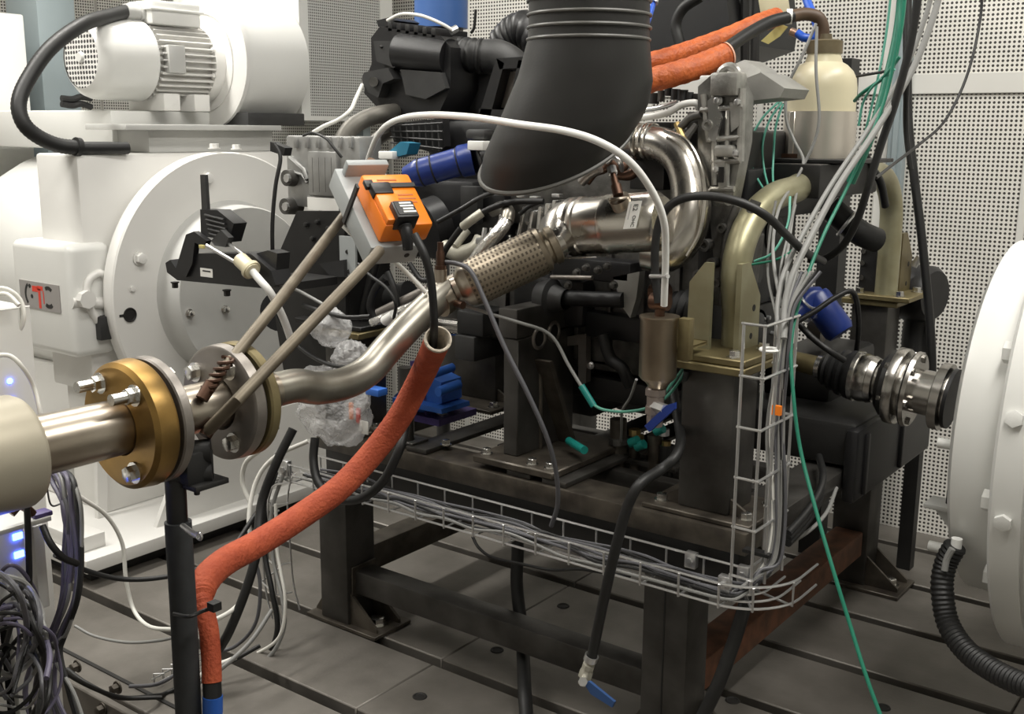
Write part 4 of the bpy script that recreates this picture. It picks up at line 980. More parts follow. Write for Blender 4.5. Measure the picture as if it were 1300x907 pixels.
gr = thing('ribbed_panel', 'black ribbed plastic panel hanging below the air filter box', 'panel', (-2.35, 2.7, 1.45))
plate('panel_back', [(494, 158), (562, 150), (565, 186), (556, 196), (500, 180)], 2.66, .03, M_plas, gr)
for k in range(8):
    a = 500 + k * 8
    rod('rib', (a, 158 - k * .6, 2.65), (a + 2, 178 + k * 2, 2.65), 1.4, M_plas2, gr, 6)
for k in range(4):
    rod('rib', (496, 160 + 7 * k, 2.648), (562, 156 + 11 * k, 2.648), 1.2, M_plas2, gr, 6)

bb = one('blue_pipe', 'thick blue vertical pipe standing behind the air filter box', 'pipe', MB().cyl(Y(560, 36, 3.5), Y(560, -160, 3.5), 34 * mpp(Y(560, 0, 3.5)), n=48), M_bluebar)
obj('end_band', MB().lathe(Y(560, 36, 3.5), (0, 0, 1), [(-.012, 0), (-.012, .09), (.012, .09), (.012, .08)], 48), M_rub, bb)
obj('pipe_support', MB().cyl(Y(560, 40, 3.5), (Y(560, 40, 3.5).x, 3.5, .005), .03, n=16), M_blk, bb)

be = thing('blue_elbow_hose', 'blue silicone hose elbow just right of the orange actuator', 'hose', (-2.15, 2.5, 1.45))
Lp = [Y(515, 224, 2.40), Y(535, 219, 2.42), Y(560, 212, 2.45), Y(585, 205, 2.48), Y(600, 202, 2.5)]
obj('blue_hose', MB().tube(cr(Lp, 8), .041, 24, rf=lambda i, t: .68 + .32 * min(1, t * 5) if t < .72 else 1.14), M_blue, be)
for t in (.25, .42, .74):
    k = cr(Lp, 8); i = int(t * (len(k) - 1))
    obj('hose_groove', MB().ring(k[i], k[i + 1] - k[i], .0405, .003, 24, 6), M_rub, be)
obj('petrol_connector', MB().prism([Y(492, 194, 2.46), Y(508, 180, 2.46), Y(520, 182, 2.46), Y(516, 196, 2.46), Y(500, 200, 2.46)], (0, .05, 0)), M_cyan, be, 'petrol blue plug')
obj('white_plug', MB().box(Y(480, 192, 2.44).x, Y(498, 192, 2.44).x, 2.44, 2.47, Y(486, 202, 2.44).z, Y(486, 192, 2.44).z, .003), M_whitep, be, 'white plug')
obj('dark_collar', MB().cyl(Y(601, 202, 2.5), Y(616, 198, 2.54), .042, n=24), M_plas, be)
wc = thing('white_connector', 'small white plastic connector tucked under the air box beside the funnel', 'connector', (-2.1, 2.5, 1.5))
obj('plug_body', MB().box(Y(593, 180, 2.44).x, Y(613, 180, 2.44).x, 2.44, 2.48, Y(603, 191, 2.44).z, Y(603, 179, 2.44).z, .003), M_whitep, wc)
obj('plug_cap', MB().box(Y(590, 165, 2.46).x, Y(615, 165, 2.46).x, 2.46, 2.52, Y(603, 178, 2.46).z, Y(603, 164, 2.46).z, .01), M_plas2, wc)
obj('plug_lead', MB().tube(cr([Y(606, 192, 2.45), Y(610, 208, 2.45), Y(614, 224, 2.46)]), .005, 8), M_rub, wc)

# ---- extraction funnel
fn = thing('extraction_funnel', 'big black rubber extraction funnel hanging from above in front of the engine', 'extraction funnel', (-1.55, 2.25, 2.1))
SEC = [((748, -250), .143, 0, .143, 0), ((748, -60), .143, 0, .143, 0), ((748, 20), .143, 0, .143, 0), ((747, 50), .144, 0, .143, 0), ((742, 85), .158, .02, .15, .01), ((734, 120), .178, .035, .155, .02), ((724, 150), .190, .045, .16, .035), ((714, 172), .194, .055, .155, .055), ((706, 190), .188, .066, .14, .078)]
vs = []; fs = []; NS = 64
SS = []
for i in range(len(SEC) - 1):
    for k in range(4):
        t = k / 4; a, b = SEC[i], SEC[i + 1]
        SS.append(((a[0][0] * (1 - t) + b[0][0] * t, a[0][1] * (1 - t) + b[0][1] * t),) + tuple(a[j] * (1 - t) + b[j] * t for j in range(1, 5)))
SS.append(SEC[-1])
def fsec(s, sc, k):
    c = Y(*s[0], 2.25); a = 2 * pi * k / NS
    return c + (ER * s[1] + EZ * s[2]) * cos(a) * sc + (ED * s[3] + EZ * s[4]) * sin(a) * sc
for s in SS: vs += [fsec(s, 1, k) for k in range(NS)]
n1 = len(SS)
for s in reversed(SS[8:]): vs += [fsec(s, .965, k) for k in range(NS)]
n2 = len(vs) // NS
for i in range(n2 - 1):
    for k in range(NS): k2 = (k + 1) % NS; fs.append((i * NS + k, i * NS + k2, (i + 1) * NS + k2, (i + 1) * NS + k))
obj('bell', MB().add(vs, fs), M_duct, fn, ang=50)
obj('rim_bead', MB().tube([fsec(SEC[-1], 1.0, k) for k in range(NS + 1)], .006, 8), M_duct2, fn)
for px_, py_ in ((748, 2), (748, 20), (748, 36), (747, 51)):
    c = Y(px_, py_, 2.25); obj('hoop', MB().ring(c, (0, 0, 1), .1445, .004, 64, 8), M_duct2, fn)
c = Y(677, 76, 2.16); obj('eyelet', MB().lathe(Y(678, 76, 2.205), (-.5, -.85, .1), [(0.012, 0), (.013, .007), (.013, .012), (0, .015)], 16), M_rub, fn)
obj('duct_above', MB().cyl(Y(748, -249, 2.25), (Y(748, -200, 2.25).x, 2.25, 3.55), .14, n=48), M_duct, fn)

# ---- flap valve actuator on two rods
G3 = Vector((.342, .94, 0)); G2 = Vector((.700, -.255, -.667)).normalized(); G2 = (G2 - G3 * G2.dot(G3)).normalized(); G1 = G2.cross(G3).normalized()
O = Y(497, 266, 1.9)
va_ = thing('flap_actuator', 'orange and grey electric flap actuator strapped to two tilted rods', 'actuator', O)
obj('bracket', MB().obox(O - G1 * .053 - G2 * .034 - G3 * .016, G2, G3, G1, .262, .132, .060, .004), M_greypl, va_)
obj('bracket_end', MB().obox(O - G1 * .010 - G2 * .145 - G3 * .012, G2, G3, G1, .020, .110, .05, .004), M_greypl, va_)
bd = obj('orange_body', MB().obox(O + G1 * .006 + G3 * .004, G2, G3, G1, .168, .126, .058, .007), M_orpl, va_)
obj('cover_step', MB().obox(O + G1 * .042 + G2 * .038 - G3 * .030, G2, G3, G1, .085, .052, .018, .003), M_orpl, va_)
obj('black_knob', MB().obox(O + G1 * .044 - G2 * .020 - G3 * .034, G2, G3, G1, .036, .050, .022, .003), M_plas, va_)
obj('terminal_cover', MB().obox(O + G1 * .044 + G2 * .062 - G3 * .010, G2, G3, G1, .05, .056, .045, .003), M_plas, va_)
lb = obj('rating_label', MB().obox(O + G1 * .0672 + G2 * .060 - G3 * .010, G2, G3, G1, .042, .046, .002), M_plas2, va_)
for k, w in enumerate((.03, .034, .026, .032)):
    obj('label_line', MB().obox(O + G1 * .0685 + G2 * (.046 + .009 * k) - G3 * (.006 - .001 * k), G2, G3, G1, .005, w, .0008), M_paper, lb)
for k, (a, b, w) in enumerate(((-.062, .0, .05), (-.012, .03, .04), (.0, .03, .045), (.012, .034, .035))):
    obj('print_line', MB().obox(O + G1 * .0354 + G2 * a + G3 * b, G2, G3, G1, .005, w, .0008), M_inkor, va_)
obj('strap', MB().obox(O + G1 * .037 - G2 * .042, G2, G3, G1, .014, .124, .005).obox(O - G3 * .084 - G1 * .022 - G2 * .042, G2, G3, G1, .014, .006, .122).obox(O + G3 * .062 - G1 * .02 - G2 * .042, G2, G3, G1, .014, .006, .12), M_blk, va_)
obj('strap_buckle', MB().obox(O + G1 * .041 - G2 * .042 - G3 * .056, G2, G3, G1, .024, .022, .012, .002), M_blk, va_)
obj('cable_gland', MB().tube(cr([O + G1 * .034 + G2 * .085 - G3 * .010, O + G1 * .024 + G2 * .108 - G3 * .010, O + G1 * .0 + G2 * .130 - G3 * .008], 10), .015, 14, rf=lambda i, t: (1.1 - .35 * t) * (1 + .06 * (i % 2))), M_plas, va_)
obj('screw', MB().cyl(O - G1 * .055 + G2 * .098 + G3 * .02, O - G1 * .055 + G2 * .0985 + G3 * .02, .007, n=10), M_slot, va_)
r1 = one('tilted_rod', 'upper of the two tilted grey rods, from the valve pipe to the actuator bracket', 'rod', MB().tube([X(262, 497, -1.73), X(352, 385, -1.755), Y(446, 262, 1.99)], .0125, 16), M_rod)
obj('coil_spring', MB().tube([X(262, 497, -1.73) + Vector((.016 * cos(k * .9), .06 * k / 40 + .016 * sin(k * .9) * .6, .06 * k / 40)) for k in range(40)], .004, 6), M_copper, r1)
r2 = one('tilted_rod', 'lower of the two tilted grey rods, ending under the front edge of the actuator', 'rod', MB().tube([X(266, 545, -1.70), X(300, 510, -1.635), X(474, 328, -1.69), X(482, 318, -1.70)], .0125, 16), M_rod)
obj('flat_tip', MB().tube([X(263, 549, -1.71), X(276, 535, -1.685)], .009, 10), M_rod, r2)
lk = thing('linkage_joint', 'white metal linkage joint and copper sleeve above the actuator bracket', 'linkage', Y(455, 218, 2.02))
obj('ball_joint', MB().ball(Y(450, 220, 2.0), .018).cyl(Y(438, 226, 1.98), Y(458, 210, 2.0), .014, n=10).cyl(Y(452, 236, 1.98), Y(455, 212, 2.0), .01, n=10), M_galv, lk)
obj('sleeve', MB().cyl(Y(459, 228, 2.0), Y(474, 206, 2.0), .0165, n=18), M_copper2, lk)
cable('actuator_cable', 'black cable from the actuator down into the open end of the orange hose', 'cable', [(526, 298, 1.84), (538, 322, 1.84), (546, 350, 1.85), (550, 385, 1.86), (551, 415, 1.87), (550, 438, 1.91), (546, 455, 1.93)], 5.5, M_rub)
cable('white_strut', 'thin white strut from the actuator bracket to the exhaust pipe', 'strut', [(428, 280, 1.93), (470, 318, 1.93), (495, 328, 1.95), (520, 350, 1.98), (541, 372, 2.0)], 3, M_cable_w)

# ================================================================ BOTTLE AND HOSES ON TOP
p0 = Y(1037, 217, 3.08); bz = 1.5245; px0 = p0.x
ebt = thing('expansion_bottle', 'cream plastic coolant bottle in an open aluminium sleeve on the arch shelf', 'bottle', (px0, 3.08, bz))
zt = Y(1037, 141, 2.98).z
obj('aluminium_sleeve', MB().lathe((px0, 3.08, bz), (0, 0, 1), [(0, 0), (0, .102), (zt - bz, .102), (zt - bz, .099), (.004, .099)], 56), M_alubr, ebt)
obj('sleeve_seam', MB().box(px0 - .052, px0 - .035, 2.982, 2.99, bz + .001, zt, .002, 1), M_alubr, ebt)
obj('sleeve_notch', MB().box(px0 - .075, px0 - .02, 2.98, 3.0, bz + .0005, bz + .012), M_copper, ebt)
zs = Y(1037, 80, 3.0).z; zn = Y(1037, 66, 3.0).z; zc = Y(1037, 50, 3.0).z
obj('bottle', MB().lathe((px0, 3.08, bz + .006), (0, 0, 1), [(0, 0), (0, .096), (zs - bz - .07, .0965), (zs - bz - .045, .093), (zs - bz - .025, .083), (zs - bz - .008, .066), (zs - bz, .052), (zn - bz - .01, .046), (zn - bz, .046), (zn - bz, 0)], 48), M_natural, ebt)
obj('cap', MB().lathe((px0, 3.08, zn), (0, 0, 1), [(0, 0), (0, .05), (zc - zn, .05), (zc - zn + .004, .04), (zc - zn + .004, .02), (zc - zn + .02, .018), (zc - zn + .02, 0)], 16), M_capb, ebt)
hb = thing('coolant_hose', 'black coolant hose from the orange sleeve to the bottle cap, brown at its end', 'hose')
hose('hose', [(905, 74, 2.70), (925, 60, 2.76), (950, 43, 2.85), (978, 28, 2.95), (1005, 21, 3.02)], 8, M_rub, hb, 16)
hose('hose_end', [(1003, 21, 3.02), (1022, 18, 3.05), (1038, 22, 3.07), (1045, 36, 3.08), (1043, 54, 3.08)], 8, M_brown, hb, 16, label='brown swollen hose end')
obj('white_clip', MB().lathe(Y(1002, 21, 3.015), (1, .5, .0), [(-.008, .016), (-.008, .021), (.008, .021), (.008, .016)], 20), M_whitep, hb)
so = thing('orange_sleeve', 'lower and thicker of the two orange heat sleeves behind the funnel', 'heat sleeve')
P = cr([Y(790, 112, 2.5), Y(830, 101, 2.56), Y(870, 90, 2.62), Y(905, 77, 2.70), Y(924, 69, 2.74)], 10)
obj('woven_sleeve', MB().tube(P, .032, 24, rf=lambda i, t: 1 + .03 * sin(i * 1.7)), M_orfib2, so)
obj('sleeve_end', MB().lathe(P[-1], P[-1] - P[-2], [(0, .02), (0.001, .033), (-.004, .034)], 24), M_fibo, so)
so = thing('orange_sleeve', 'upper and thinner orange heat sleeve passing behind the black coolant hose', 'heat sleeve')
P = cr([Y(790, 84, 2.62), Y(830, 78, 2.68), Y(870, 66, 2.78), Y(920, 48, 2.9), Y(962, 30, 3.0), Y(985, 22, 3.1)], 10)
obj('woven_sleeve', MB().tube(P, .027, 24, rf=lambda i, t: 1 + .03 * sin(i * 1.9)), M_orfib2, so)

bh = thing('black_hood', 'large black box behind the orange sleeves at the top', 'hood', (-1.3, 3.4, 1.9))
plate('hood_shell', [(800, -120), (912, -120), (925, 25), (921, 52), (880, 68), (815, 74), (790, 70)], 3.35, .56, M_plas, bh)
hose('hood_hose', [(890, -5, 3.2), (868, 10, 3.2), (858, 30, 3.2), (862, 52, 3.2), (866, 70, 3.2)], 7, M_rub, bh, 14)
rod('hood_post', (946, -60, 3.45), (946, 90, 3.45), 6, M_blk, bh, 8)
rod('hood_post', (962, -60, 3.42), (958, 84, 3.42), 6, M_blk, bh, 8)
obj('hood_stand', MB().box(-1.5, -1.42, 3.85, 3.93, .001, 1.85), M_blk, bh)
lc = one('lime_cap', 'lime green round cap cut by the top edge of the picture', 'cap', MB().lathe(Y(922, -6, 3.1), (0, 0, 1), [(0, 0), (.0, .05), (.006, .062), (.03, .064), (.036, .05), (.036, 0)], 32), M_lime)
tgs = thing('yellow_tag', 'pair of pale yellow plastic tags behind the end of the coolant hose', 'tag')
plate('tag', [(966, 52), (990, 30), (1000, 34), (990, 46), (975, 56)], 3.12, .004, M_yell, tgs)
plate('tag', [(962, -5), (1000, -5), (1004, 26), (985, 32), (966, 20)], 3.2, .004, M_natural, tgs)
def bh_(name, label, pts, r): 
    t = thing(name, label, 'hose'); hose('hose', pts, r, M_blueb, t, 14); return t
t = bh_('blue_hose', 'bright blue hose beside the bottle cap', [(1018, -20, 3.2), (1026, 5, 3.18), (1036, 28, 3.16), (1037, 46, 3.16), (1022, 48, 3.16), (1012, 42, 3.16)], 5.5)
obj('brass_end', MB().cyl(Y(1004, 40, 3.16), Y(1012, 43, 3.16), .012, n=10), M_copper2, t)
t = bh_('blue_hose', 'bright blue hose rising beside the right edge of the funnel', [(806, 66, 2.55), (815, 42, 2.6), (824, 18, 2.66), (830, -10, 2.7), (832, -60, 2.7), (800, -150, 2.6), (770, -190, 2.4)], 5)
obj('hose_joint', MB().cyl(Y(829, 4, 2.685), Y(831, -8, 2.7), .014, n=12), M_galv, t)

# ================================================================ HOSES IN FRONT OF THE ENGINE
wh = thing('white_hose', 'long white hose arching across the funnel and down to the filter canister', 'hose')
hose('hose', [(461, 262, 2.44), (463, 225, 2.40), (470, 195, 2.34), (484, 166, 2.26), (508, 151, 2.18), (545, 146, 2.08), (600, 149, 2.0), (660, 158, 1.97), (715, 166, 1.96), (760, 180, 1.98), (798, 204, 2.03), (826, 240, 2.1), (842, 278, 2.15), (845, 320, 2.19), (843, 388, 2.23)], 4.8, M_whitep, wh, 14)
fcn = thing('filter_canister', 'brownish steel filter canister hanging left of the front column, with blue valve handle', 'filter', (-1.31, 2.24, .8))
pc = Y(836, 440, 2.25); kx = pc.x; kp = mpp(pc)
zz = lambda v: Y(836, v, 2.25).z
obj('canister', MB().lathe((kx, 2.25, zz(483)), (0, 0, 1), [(0, 0), (0, 20 * kp), (.01, 24 * kp), (zz(406) - zz(483), 24 * kp), (zz(404) - zz(483), 25.5 * kp), (zz(401) - zz(483), 25.5 * kp), (zz(401) - zz(483), 0)], 36), M_stain2, fcn)
obj('lower_cone', MB().lathe((kx, 2.25, zz(492)), (0, 0, 1), [(0, 0), (0, 12 * kp), (.006, 13 * kp), (zz(482) - zz(492), 19 * kp)], 28), M_stain2, fcn)
obj('valve_body', MB().lathe((kx - .003, 2.25, zz(542)), (0, 0, 1), [(0, 0), (0, .02), (.03, .021), (.032, .025), (.05, .025), (.052, .022), (.075, .022), (.078, .026), (zz(494) - zz(542), .026), (zz(490) - zz(542), .018)], 8), M_shaft2, fcn)
obj('valve_stem', MB().cyl((kx + .0, 2.24, zz(515)), (kx + .045, 2.215, zz(514)), .014, n=6), M_galv, fcn)
obj('blue_handle', MB().prism([Y(818, 541, 2.205), Y(846, 515, 2.205), Y(856, 512, 2.205), (Y(856, 520, 2.205)), Y(846, 529, 2.205), Y(824, 549, 2.205)], (0, .012, 0)), M_blue, fcn, 'blue lever')
obj('holding_bracket', MB().box(kx + .045, kx + .075, 2.26, 2.285, zz(455), zz(402), .002).box(kx + .05, -1.25, 2.27, 2.40, zz(446), zz(442), .002), M_oliv2, fcn)
obj('centre_pipe', MB().cyl((kx, 2.25, zz(401)), (kx, 2.25, zz(372)), .012, n=14), M_copper, fcn)
obj('upper_sleeve', MB().cyl((kx - .022, 2.25, zz(383)), (kx + .022, 2.25, zz(383)), .02, n=18), M_copper, fcn)
bhz = thing('black_hose', 'black hose arching from the canister over the olive arch tube to the right', 'hose')
hose('hose', [(836, 385, 2.235), (832, 350, 2.24), (832, 310, 2.24), (838, 280, 2.24), (852, 260, 2.24), (876, 250, 2.24), (910, 250, 2.25), (945, 259, 2.27), (975, 276, 2.3), (998, 298, 2.36), (1022, 320, 2.5), (1045, 332, 2.7)], 5.6, M_rub, bhz, 14)
obj('hose_clip', MB().cyl(Y(826, 351, 2.225), Y(848, 351, 2.20), .0055, n=10).ring(Y(832, 351, 2.24), (0, 0, 1), .0125, .003, 18, 6), M_galv, bhz)

# ---- orange insulated hose
oh = thing('insulated_hose', 'big orange glass-fibre sleeve hanging open-ended from the exhaust to the black stand', 'heat sleeve')
P = cr([Y(556, 431, 1.88), Y(547, 452, 1.935), Y(532, 484, 1.972), (Y(506, 532, 1.94)), Y(471, 578, 1.88), Y(430, 621, 1.79), Y(380, 657, 1.68), Y(328, 690, 1.55), Y(288, 712, 1.44), Y(264, 733, 1.36), Y(257, 752, 1.32), Y(259, 772, 1.30), Y(265, 800, 1.29), Y(268, 835, 1.28), Y(269, 866, 1.27)], 12)
nP = len(P)
def orr(i, t):
    r = 1 - .36 * max(0, min(1, (t - .66) / .12))
    if .70 < t < .80: r *= 1 + .05 * sin(i * 2.2)
    if abs(i - 10.5 * 12) < 3: r *= .86
    return r * (1 + .008 * sin(i * 2.7))
obj('woven_sleeve', MB().tube(P, .0315, 28, rf=orr, cap=False), M_orfib, oh)
d0 = (P[0] - P[1]).normalized()
obj('frayed_lining', MB().lathe(P[0], d0, [(-.10, 0), (-.09, .021), (-.02, .0235), (0, .0255), (.004, .029), (.003, .0322), (-.004, .0330)], 28), M_fibw, oh)
obj('black_cuff', MB().tube([P[-1], Y(270, 888, 1.265)], .019, 20), M_rub, oh)
obj('tape_band', MB().tube([Y(270, 884, 1.265), Y(270, 906, 1.262)], .0205, 20), M_bluet, oh, 'blue tape band')
obj('hose_below', MB().tube([Y(270, 905, 1.262), Y(271, 930, 1.26), Vector((-1.76, 1.26, -.355))], .018, 20), M_rub, oh)

sp = thing('pipe_stand', 'black upright pipe stand below the gold flange with the orange sleeve tied to it', 'stand', (XP, 1.24, -.36))
zq = lambda v: Y(225, v, 1.24).z
xq = lambda a, v: Y(a, v, 1.24).x
obj('pole', MB().tube([(xq(222, 600), 1.24, zq(600)), (xq(226, 680), 1.24, zq(680))], .0205, 20), M_blk, sp)
obj('foam_sleeve', MB().tube([(xq(226, 662), 1.24, zq(662)), (xq(232, 760), 1.24, zq(760)), (xq(238, 880), 1.24, zq(880)), (xq(243, 980), 1.24, -.10)], .0265, 24), M_foam, sp)
obj('floor_plate', MB().box(xq(243, 980) - .1, xq(243, 980) + .1, 1.14, 1.34, -.3595, -.345, .003).cyl((xq(243, 980), 1.24, -.35), (xq(243, 980), 1.24, -.09), .022), M_blk, sp)
obj('cross_pin', MB().tube([Y(232, 668, 1.22), Y(244, 677, 1.20), Y(252, 681, 1.20)], .006, 8).ring(Y(253, 681, 1.20), (0, 1, 0), .007, .003, 12, 6), M_galv, sp)
obj('cable_tie', MB().tube(cr([Y(221, 780, 1.21), Y(240, 783, 1.205), Y(258, 776, 1.24), Y(273, 771, 1.26)], 6), .0042, 8).box(Y(273, 771, 1.25).x - .012, Y(273, 771, 1.25).x + .008, 1.24, 1.26, Y(273, 771, 1.25).z - .007, Y(273, 771, 1.25).z + .01), M_rub, sp)
rc = thing('rubber_clamp', 'black ribbed rubber pipe clamp on top of the stand under the valve pipe', 'clamp', (XP, 1.28, .95))
for a, b, w in ((238, 577, 10), (240, 604, 10)):
    p = Y(a - 14, b, 1.25); q = Y(a + 30, b - 4, 1.30)
    obj('clamp_jaw', MB().cyl(p, q, .025, n=18).cyl(p + Vector((0, -.02, .002)), p.lerp(q, .6) + Vector((0, -.02, .002)), .018, n=14), M_rub, rc)
obj('clamp_body', MB().box(Y(216, 590, 1.24).x, Y(262, 590, 1.28).x, 1.235, 1.30, Y(240, 612, 1.26).z, Y(240, 572, 1.26).z, .006), M_rub, rc)
obj('clamp_base', MB().box(Y(218, 612, 1.24).x, Y(270, 612, 1.28).x, 1.24, 1.32, Y(240, 617, 1.26).z, Y(240, 610, 1.26).z, .002).cyl(Y(250, 616, 1.27), Y(250, 628, 1.27), .006, n=8), M_blk, rc)

# ---- hoses below the stand
vh = thing('drain_hose', 'black drain hose hanging in front of the stand, with ball valve and blue lever', 'hose')
hose('hose', [(852, 480, 2.56), (857, 510, 2.48), (862, 540, 2.38), (864, 562, 2.29), (856, 582, 2.23), (838, 597, 2.2), (812, 615, 2.12), (796, 645, 2.1), (782, 695, 2.09), (768, 755, 2.09), (754, 822, 2.1), (751, 836, 2.1)], 7, M_rub, vh, 16)
p, q = Y(751, 834, 2.1), Y(737, 876, 2.1)
obj('hose_clip', MB().lathe(p, q - p, [(-.004, .015), (-.004, .0175), (.012, .0175), (.012, .015)], 18), M_galv, vh)
obj('valve_body', MB().lathe(p, q - p, [(.0, .0), (0, .011), (.02, .011), (.022, .016), (.034, .016), (.036, .013), (.05, .018), (.062, .018), (.066, .012), (.085, .012), (.085, 0)], 8), M_natcast, vh)
obj('blue_lever', MB().prism([Y(741, 868, 2.075), Y(748, 866, 2.075), Y(780, 892, 2.075), Y(777, 899, 2.075), Y(750, 882, 2.075)], (0, .008, 0)), M_bluel, vh, 'blue lever')
obj('lever_nut', MB().cyl(Y(740, 866, 2.07), Y(740, 866, 2.1), .012, n=6), M_galv, vh)
cable('black_hose', 'thick black hose dropping behind the front stretcher of the stand', 'hose', [(650, 640, 2.62), (657, 690, 2.56), (656, 740, 2.52), (661, 790, 2.48), (664, 830, 2.40), (666, 875, 2.26), (668, 905, 2.2), (670, 930, 2.15)], 8.5, M_rub, n=16)
cable('black_cable', 'thick black cable hanging beside the front right leg of the stand', 'cable', [(955, 735, 2.35), (944, 775, 2.28), (930, 820, 2.25), (912, 868, 2.22), (890, 915, 2.2), (870, 960, 2.18)], 9, M_rub, n=14)
cable('black_loop', 'blue-black cable loop crossing behind the orange sleeve at the tray', 'cable', [(400, 556, 2.12), (398, 585, 2.10), (404, 612, 2.08), (424, 632, 2.07), (455, 634, 2.07), (484, 614, 2.08), (503, 580, 2.1), (512, 555, 2.13), (518, 520, 2.2)], 6, M_rub, n=12)
for k, (x0_, y0_) in enumerate(((440, 606), (500, 628), (560, 648))): pass
cable('thin_black_cable', 'thin black cable looping below the tray near the middle', 'cable', [(600, 682, 2.22), (608, 696, 2.2), (625, 708, 2.2), (660, 716, 2.22), (700, 724, 2.24), (735, 723, 2.22), (770, 728, 2.24), (800, 732, 2.24)], 2, M_rub)

CN = {'grey_cable': 'grey', 'dark_grey_cable': 'dark grey', 'black_rubber': 'black', 'white_cable': 'white', 'violet_grey_cable': 'violet-grey'}
NTH = ('first', 'second', 'third', 'fourth', 'fifth', 'sixth', 'seventh', 'eighth', 'ninth')
# cables lying in the front tray
rnd = random.Random(11)
for k in range(9):
    yy_ = 2.18 + .011 * k; z0 = .533 + .004 * (k % 3)
    m = (M_cable_g, M_rub, M_cable_dg, M_rub, M_cable_dg, M_cable_dg, M_rub, M_rub, M_cable_dg)[k]
    P = [(-2.45 + .05 * i * 2 * .98, yy_ + rnd.uniform(-.008, .008), z0 + rnd.uniform(-.003, .012)) for i in range(14)]
    P += [(-1.02, yy_ + .0, z0 + .003), (-.99, yy_ + .03, z0 + .008), (-.98, yy_ + .09, z0 + .02)]
    one('tray_cable', '%s cable in the front wire tray, %s from its outer edge' % (CN[m.name], NTH[k]), 'cable', MB().tube(cr(P, 4), .0042, 8), m, 'cables in the front tray')
# cables climbing the upright tray
for k in range(8):
    m = (M_cable_g, M_cable_w, M_cable_g, M_cable_dg, M_cable_g, M_cable_g, M_rub, M_cable_dg)[k]
    a = 985 + 3.2 * k
    P = [Y(915 + 6 * k, 760 - 3 * k, 2.22), Y(945 + 3 * k, 745 - 3 * k, 2.24), Y(968 + 3 * k, 715, 2.27), Y(978 + 2.6 * k, 672, 2.29), Y(976 + 3 * k + rnd.uniform(-3, 3), 610, 2.3), Y(978 + 2.6 * k + rnd.uniform(-4, 4), 540, 2.31), Y(985 + 2 * k, 470, 2.31), Y(993 + 1.5 * k, 420, 2.32), Y(997 + 2 * k, 385, 2.34), Y(1000 + 6 * k, 345, 2.38)]
    one('riser_cable', '%s cable climbing the upright wire tray, %s from the left' % (CN[m.name], NTH[k]), 'cable', MB().tube(cr(P, 6), .0040, 8), m, 'cables in the upright tray')
obj('orange_marker', MB().box(Y(981, 518, 2.27).x, Y(992, 518, 2.27).x, 2.265, 2.275, Y(986, 527, 2.27).z, Y(986, 515, 2.27).z), M_orpl, bpy.data.objects['riser_cable'], 'orange cable marker')

# ================================================================ OVERHEAD CABLES AT THE RIGHT
def cab(label, pts, r, m, name='cable'): return cable(name, label, 'cable', pts, r, m)
cab('thick dark green cable bundle coming down from the top behind the bottle', [(1148, -40, 2.9), (1140, 40, 2.88), (1124, 110, 2.85), (1108, 165, 2.82), (1092, 205, 2.8), (1080, 232, 2.8)], 6, M_cable_gr, 'green_bundle')
cab('thin green cable running from the ceiling cables down to the floor at the right', [(1142, -20, 2.75), (1140, 40, 2.73), (1125, 120, 2.7), (1100, 185, 2.65), (1072, 245, 2.6), (1045, 300, 2.5), (1020, 365, 2.4), (1005, 430, 2.33), (1007, 500, 2.28), (1016, 570, 2.25), (1035, 645, 2.2), (1058, 725, 2.15), (1078, 790, 2.12), (1100, 860, 2.08), (1122, 920, 2.05)], 2.4, M_cable_gr, 'green_cable')
cab('pale green thin cable left of the green bundle', [(1132, -20, 2.95), (1124, 50, 2.93), (1110, 120, 2.9), (1098, 170, 2.9), (1092, 200, 2.9)], 1.6, M_cable_lg, 'green_cable')
cab('green cable branching to the bottle from the bundle', [(1142, 72, 2.84), (1122, 98, 2.85), (1095, 118, 2.9), (1085, 128, 2.95)], 2.4, M_cable_gr, 'green_cable')
cab('second pale green cable crossing beside the bottle shoulder', [(1136, 88, 2.84), (1110, 108, 2.86), (1096, 130, 2.9), (1090, 160, 2.9)], 1.6, M_cable_lg, 'green_cable')
cab('light grey cable sweeping from the top right down to the upright tray', [(1196, -30, 2.8), (1182, 30, 2.78), (1155, 95, 2.74), (1112, 165, 2.66), (1065, 235, 2.55), (1030, 300, 2.45), (1008, 345, 2.38), (997, 385, 2.34), (995, 430, 2.3)], 4.2, M_cable_g, 'grey_cable')
cab('second light grey cable just left of the sweeping one', [(1186, -30, 2.84), (1172, 30, 2.82), (1145, 95, 2.78), (1102, 165, 2.7), (1055, 235, 2.58), (1018, 300, 2.47), (996, 345, 2.4), (987, 390, 2.34), (989, 430, 2.3)], 3.2, M_cable_g, 'grey_cable')
cab('black cable curling under the arch from the overhead cables', [(1168, -30, 2.7), (1157, 50, 2.7), (1138, 125, 2.7), (1118, 185, 2.7), (1102, 238, 2.7), (1088, 280, 2.72), (1070, 312, 2.75), (1048, 328, 2.78), (1028, 330, 2.8)], 5, M_rub, 'black_cable')
cab('thick black cable hanging straight down in front of the right wall post', [(1153, -40, 3.5), (1152, 60, 3.48), (1153, 150, 3.46), (1160, 220, 3.45), (1170, 300, 3.44), (1179, 390, 3.43), (1183, 455, 3.42), (1182, 520, 3.41)], 5.5, M_rub, 'black_cable')
cab('black cable beside the thick hanging one at the top', [(1166, -40, 3.3), (1160, 30, 3.3), (1152, 100, 3.32), (1150, 160, 3.4), (1156, 215, 3.42)], 3.5, M_rub, 'black_cable')
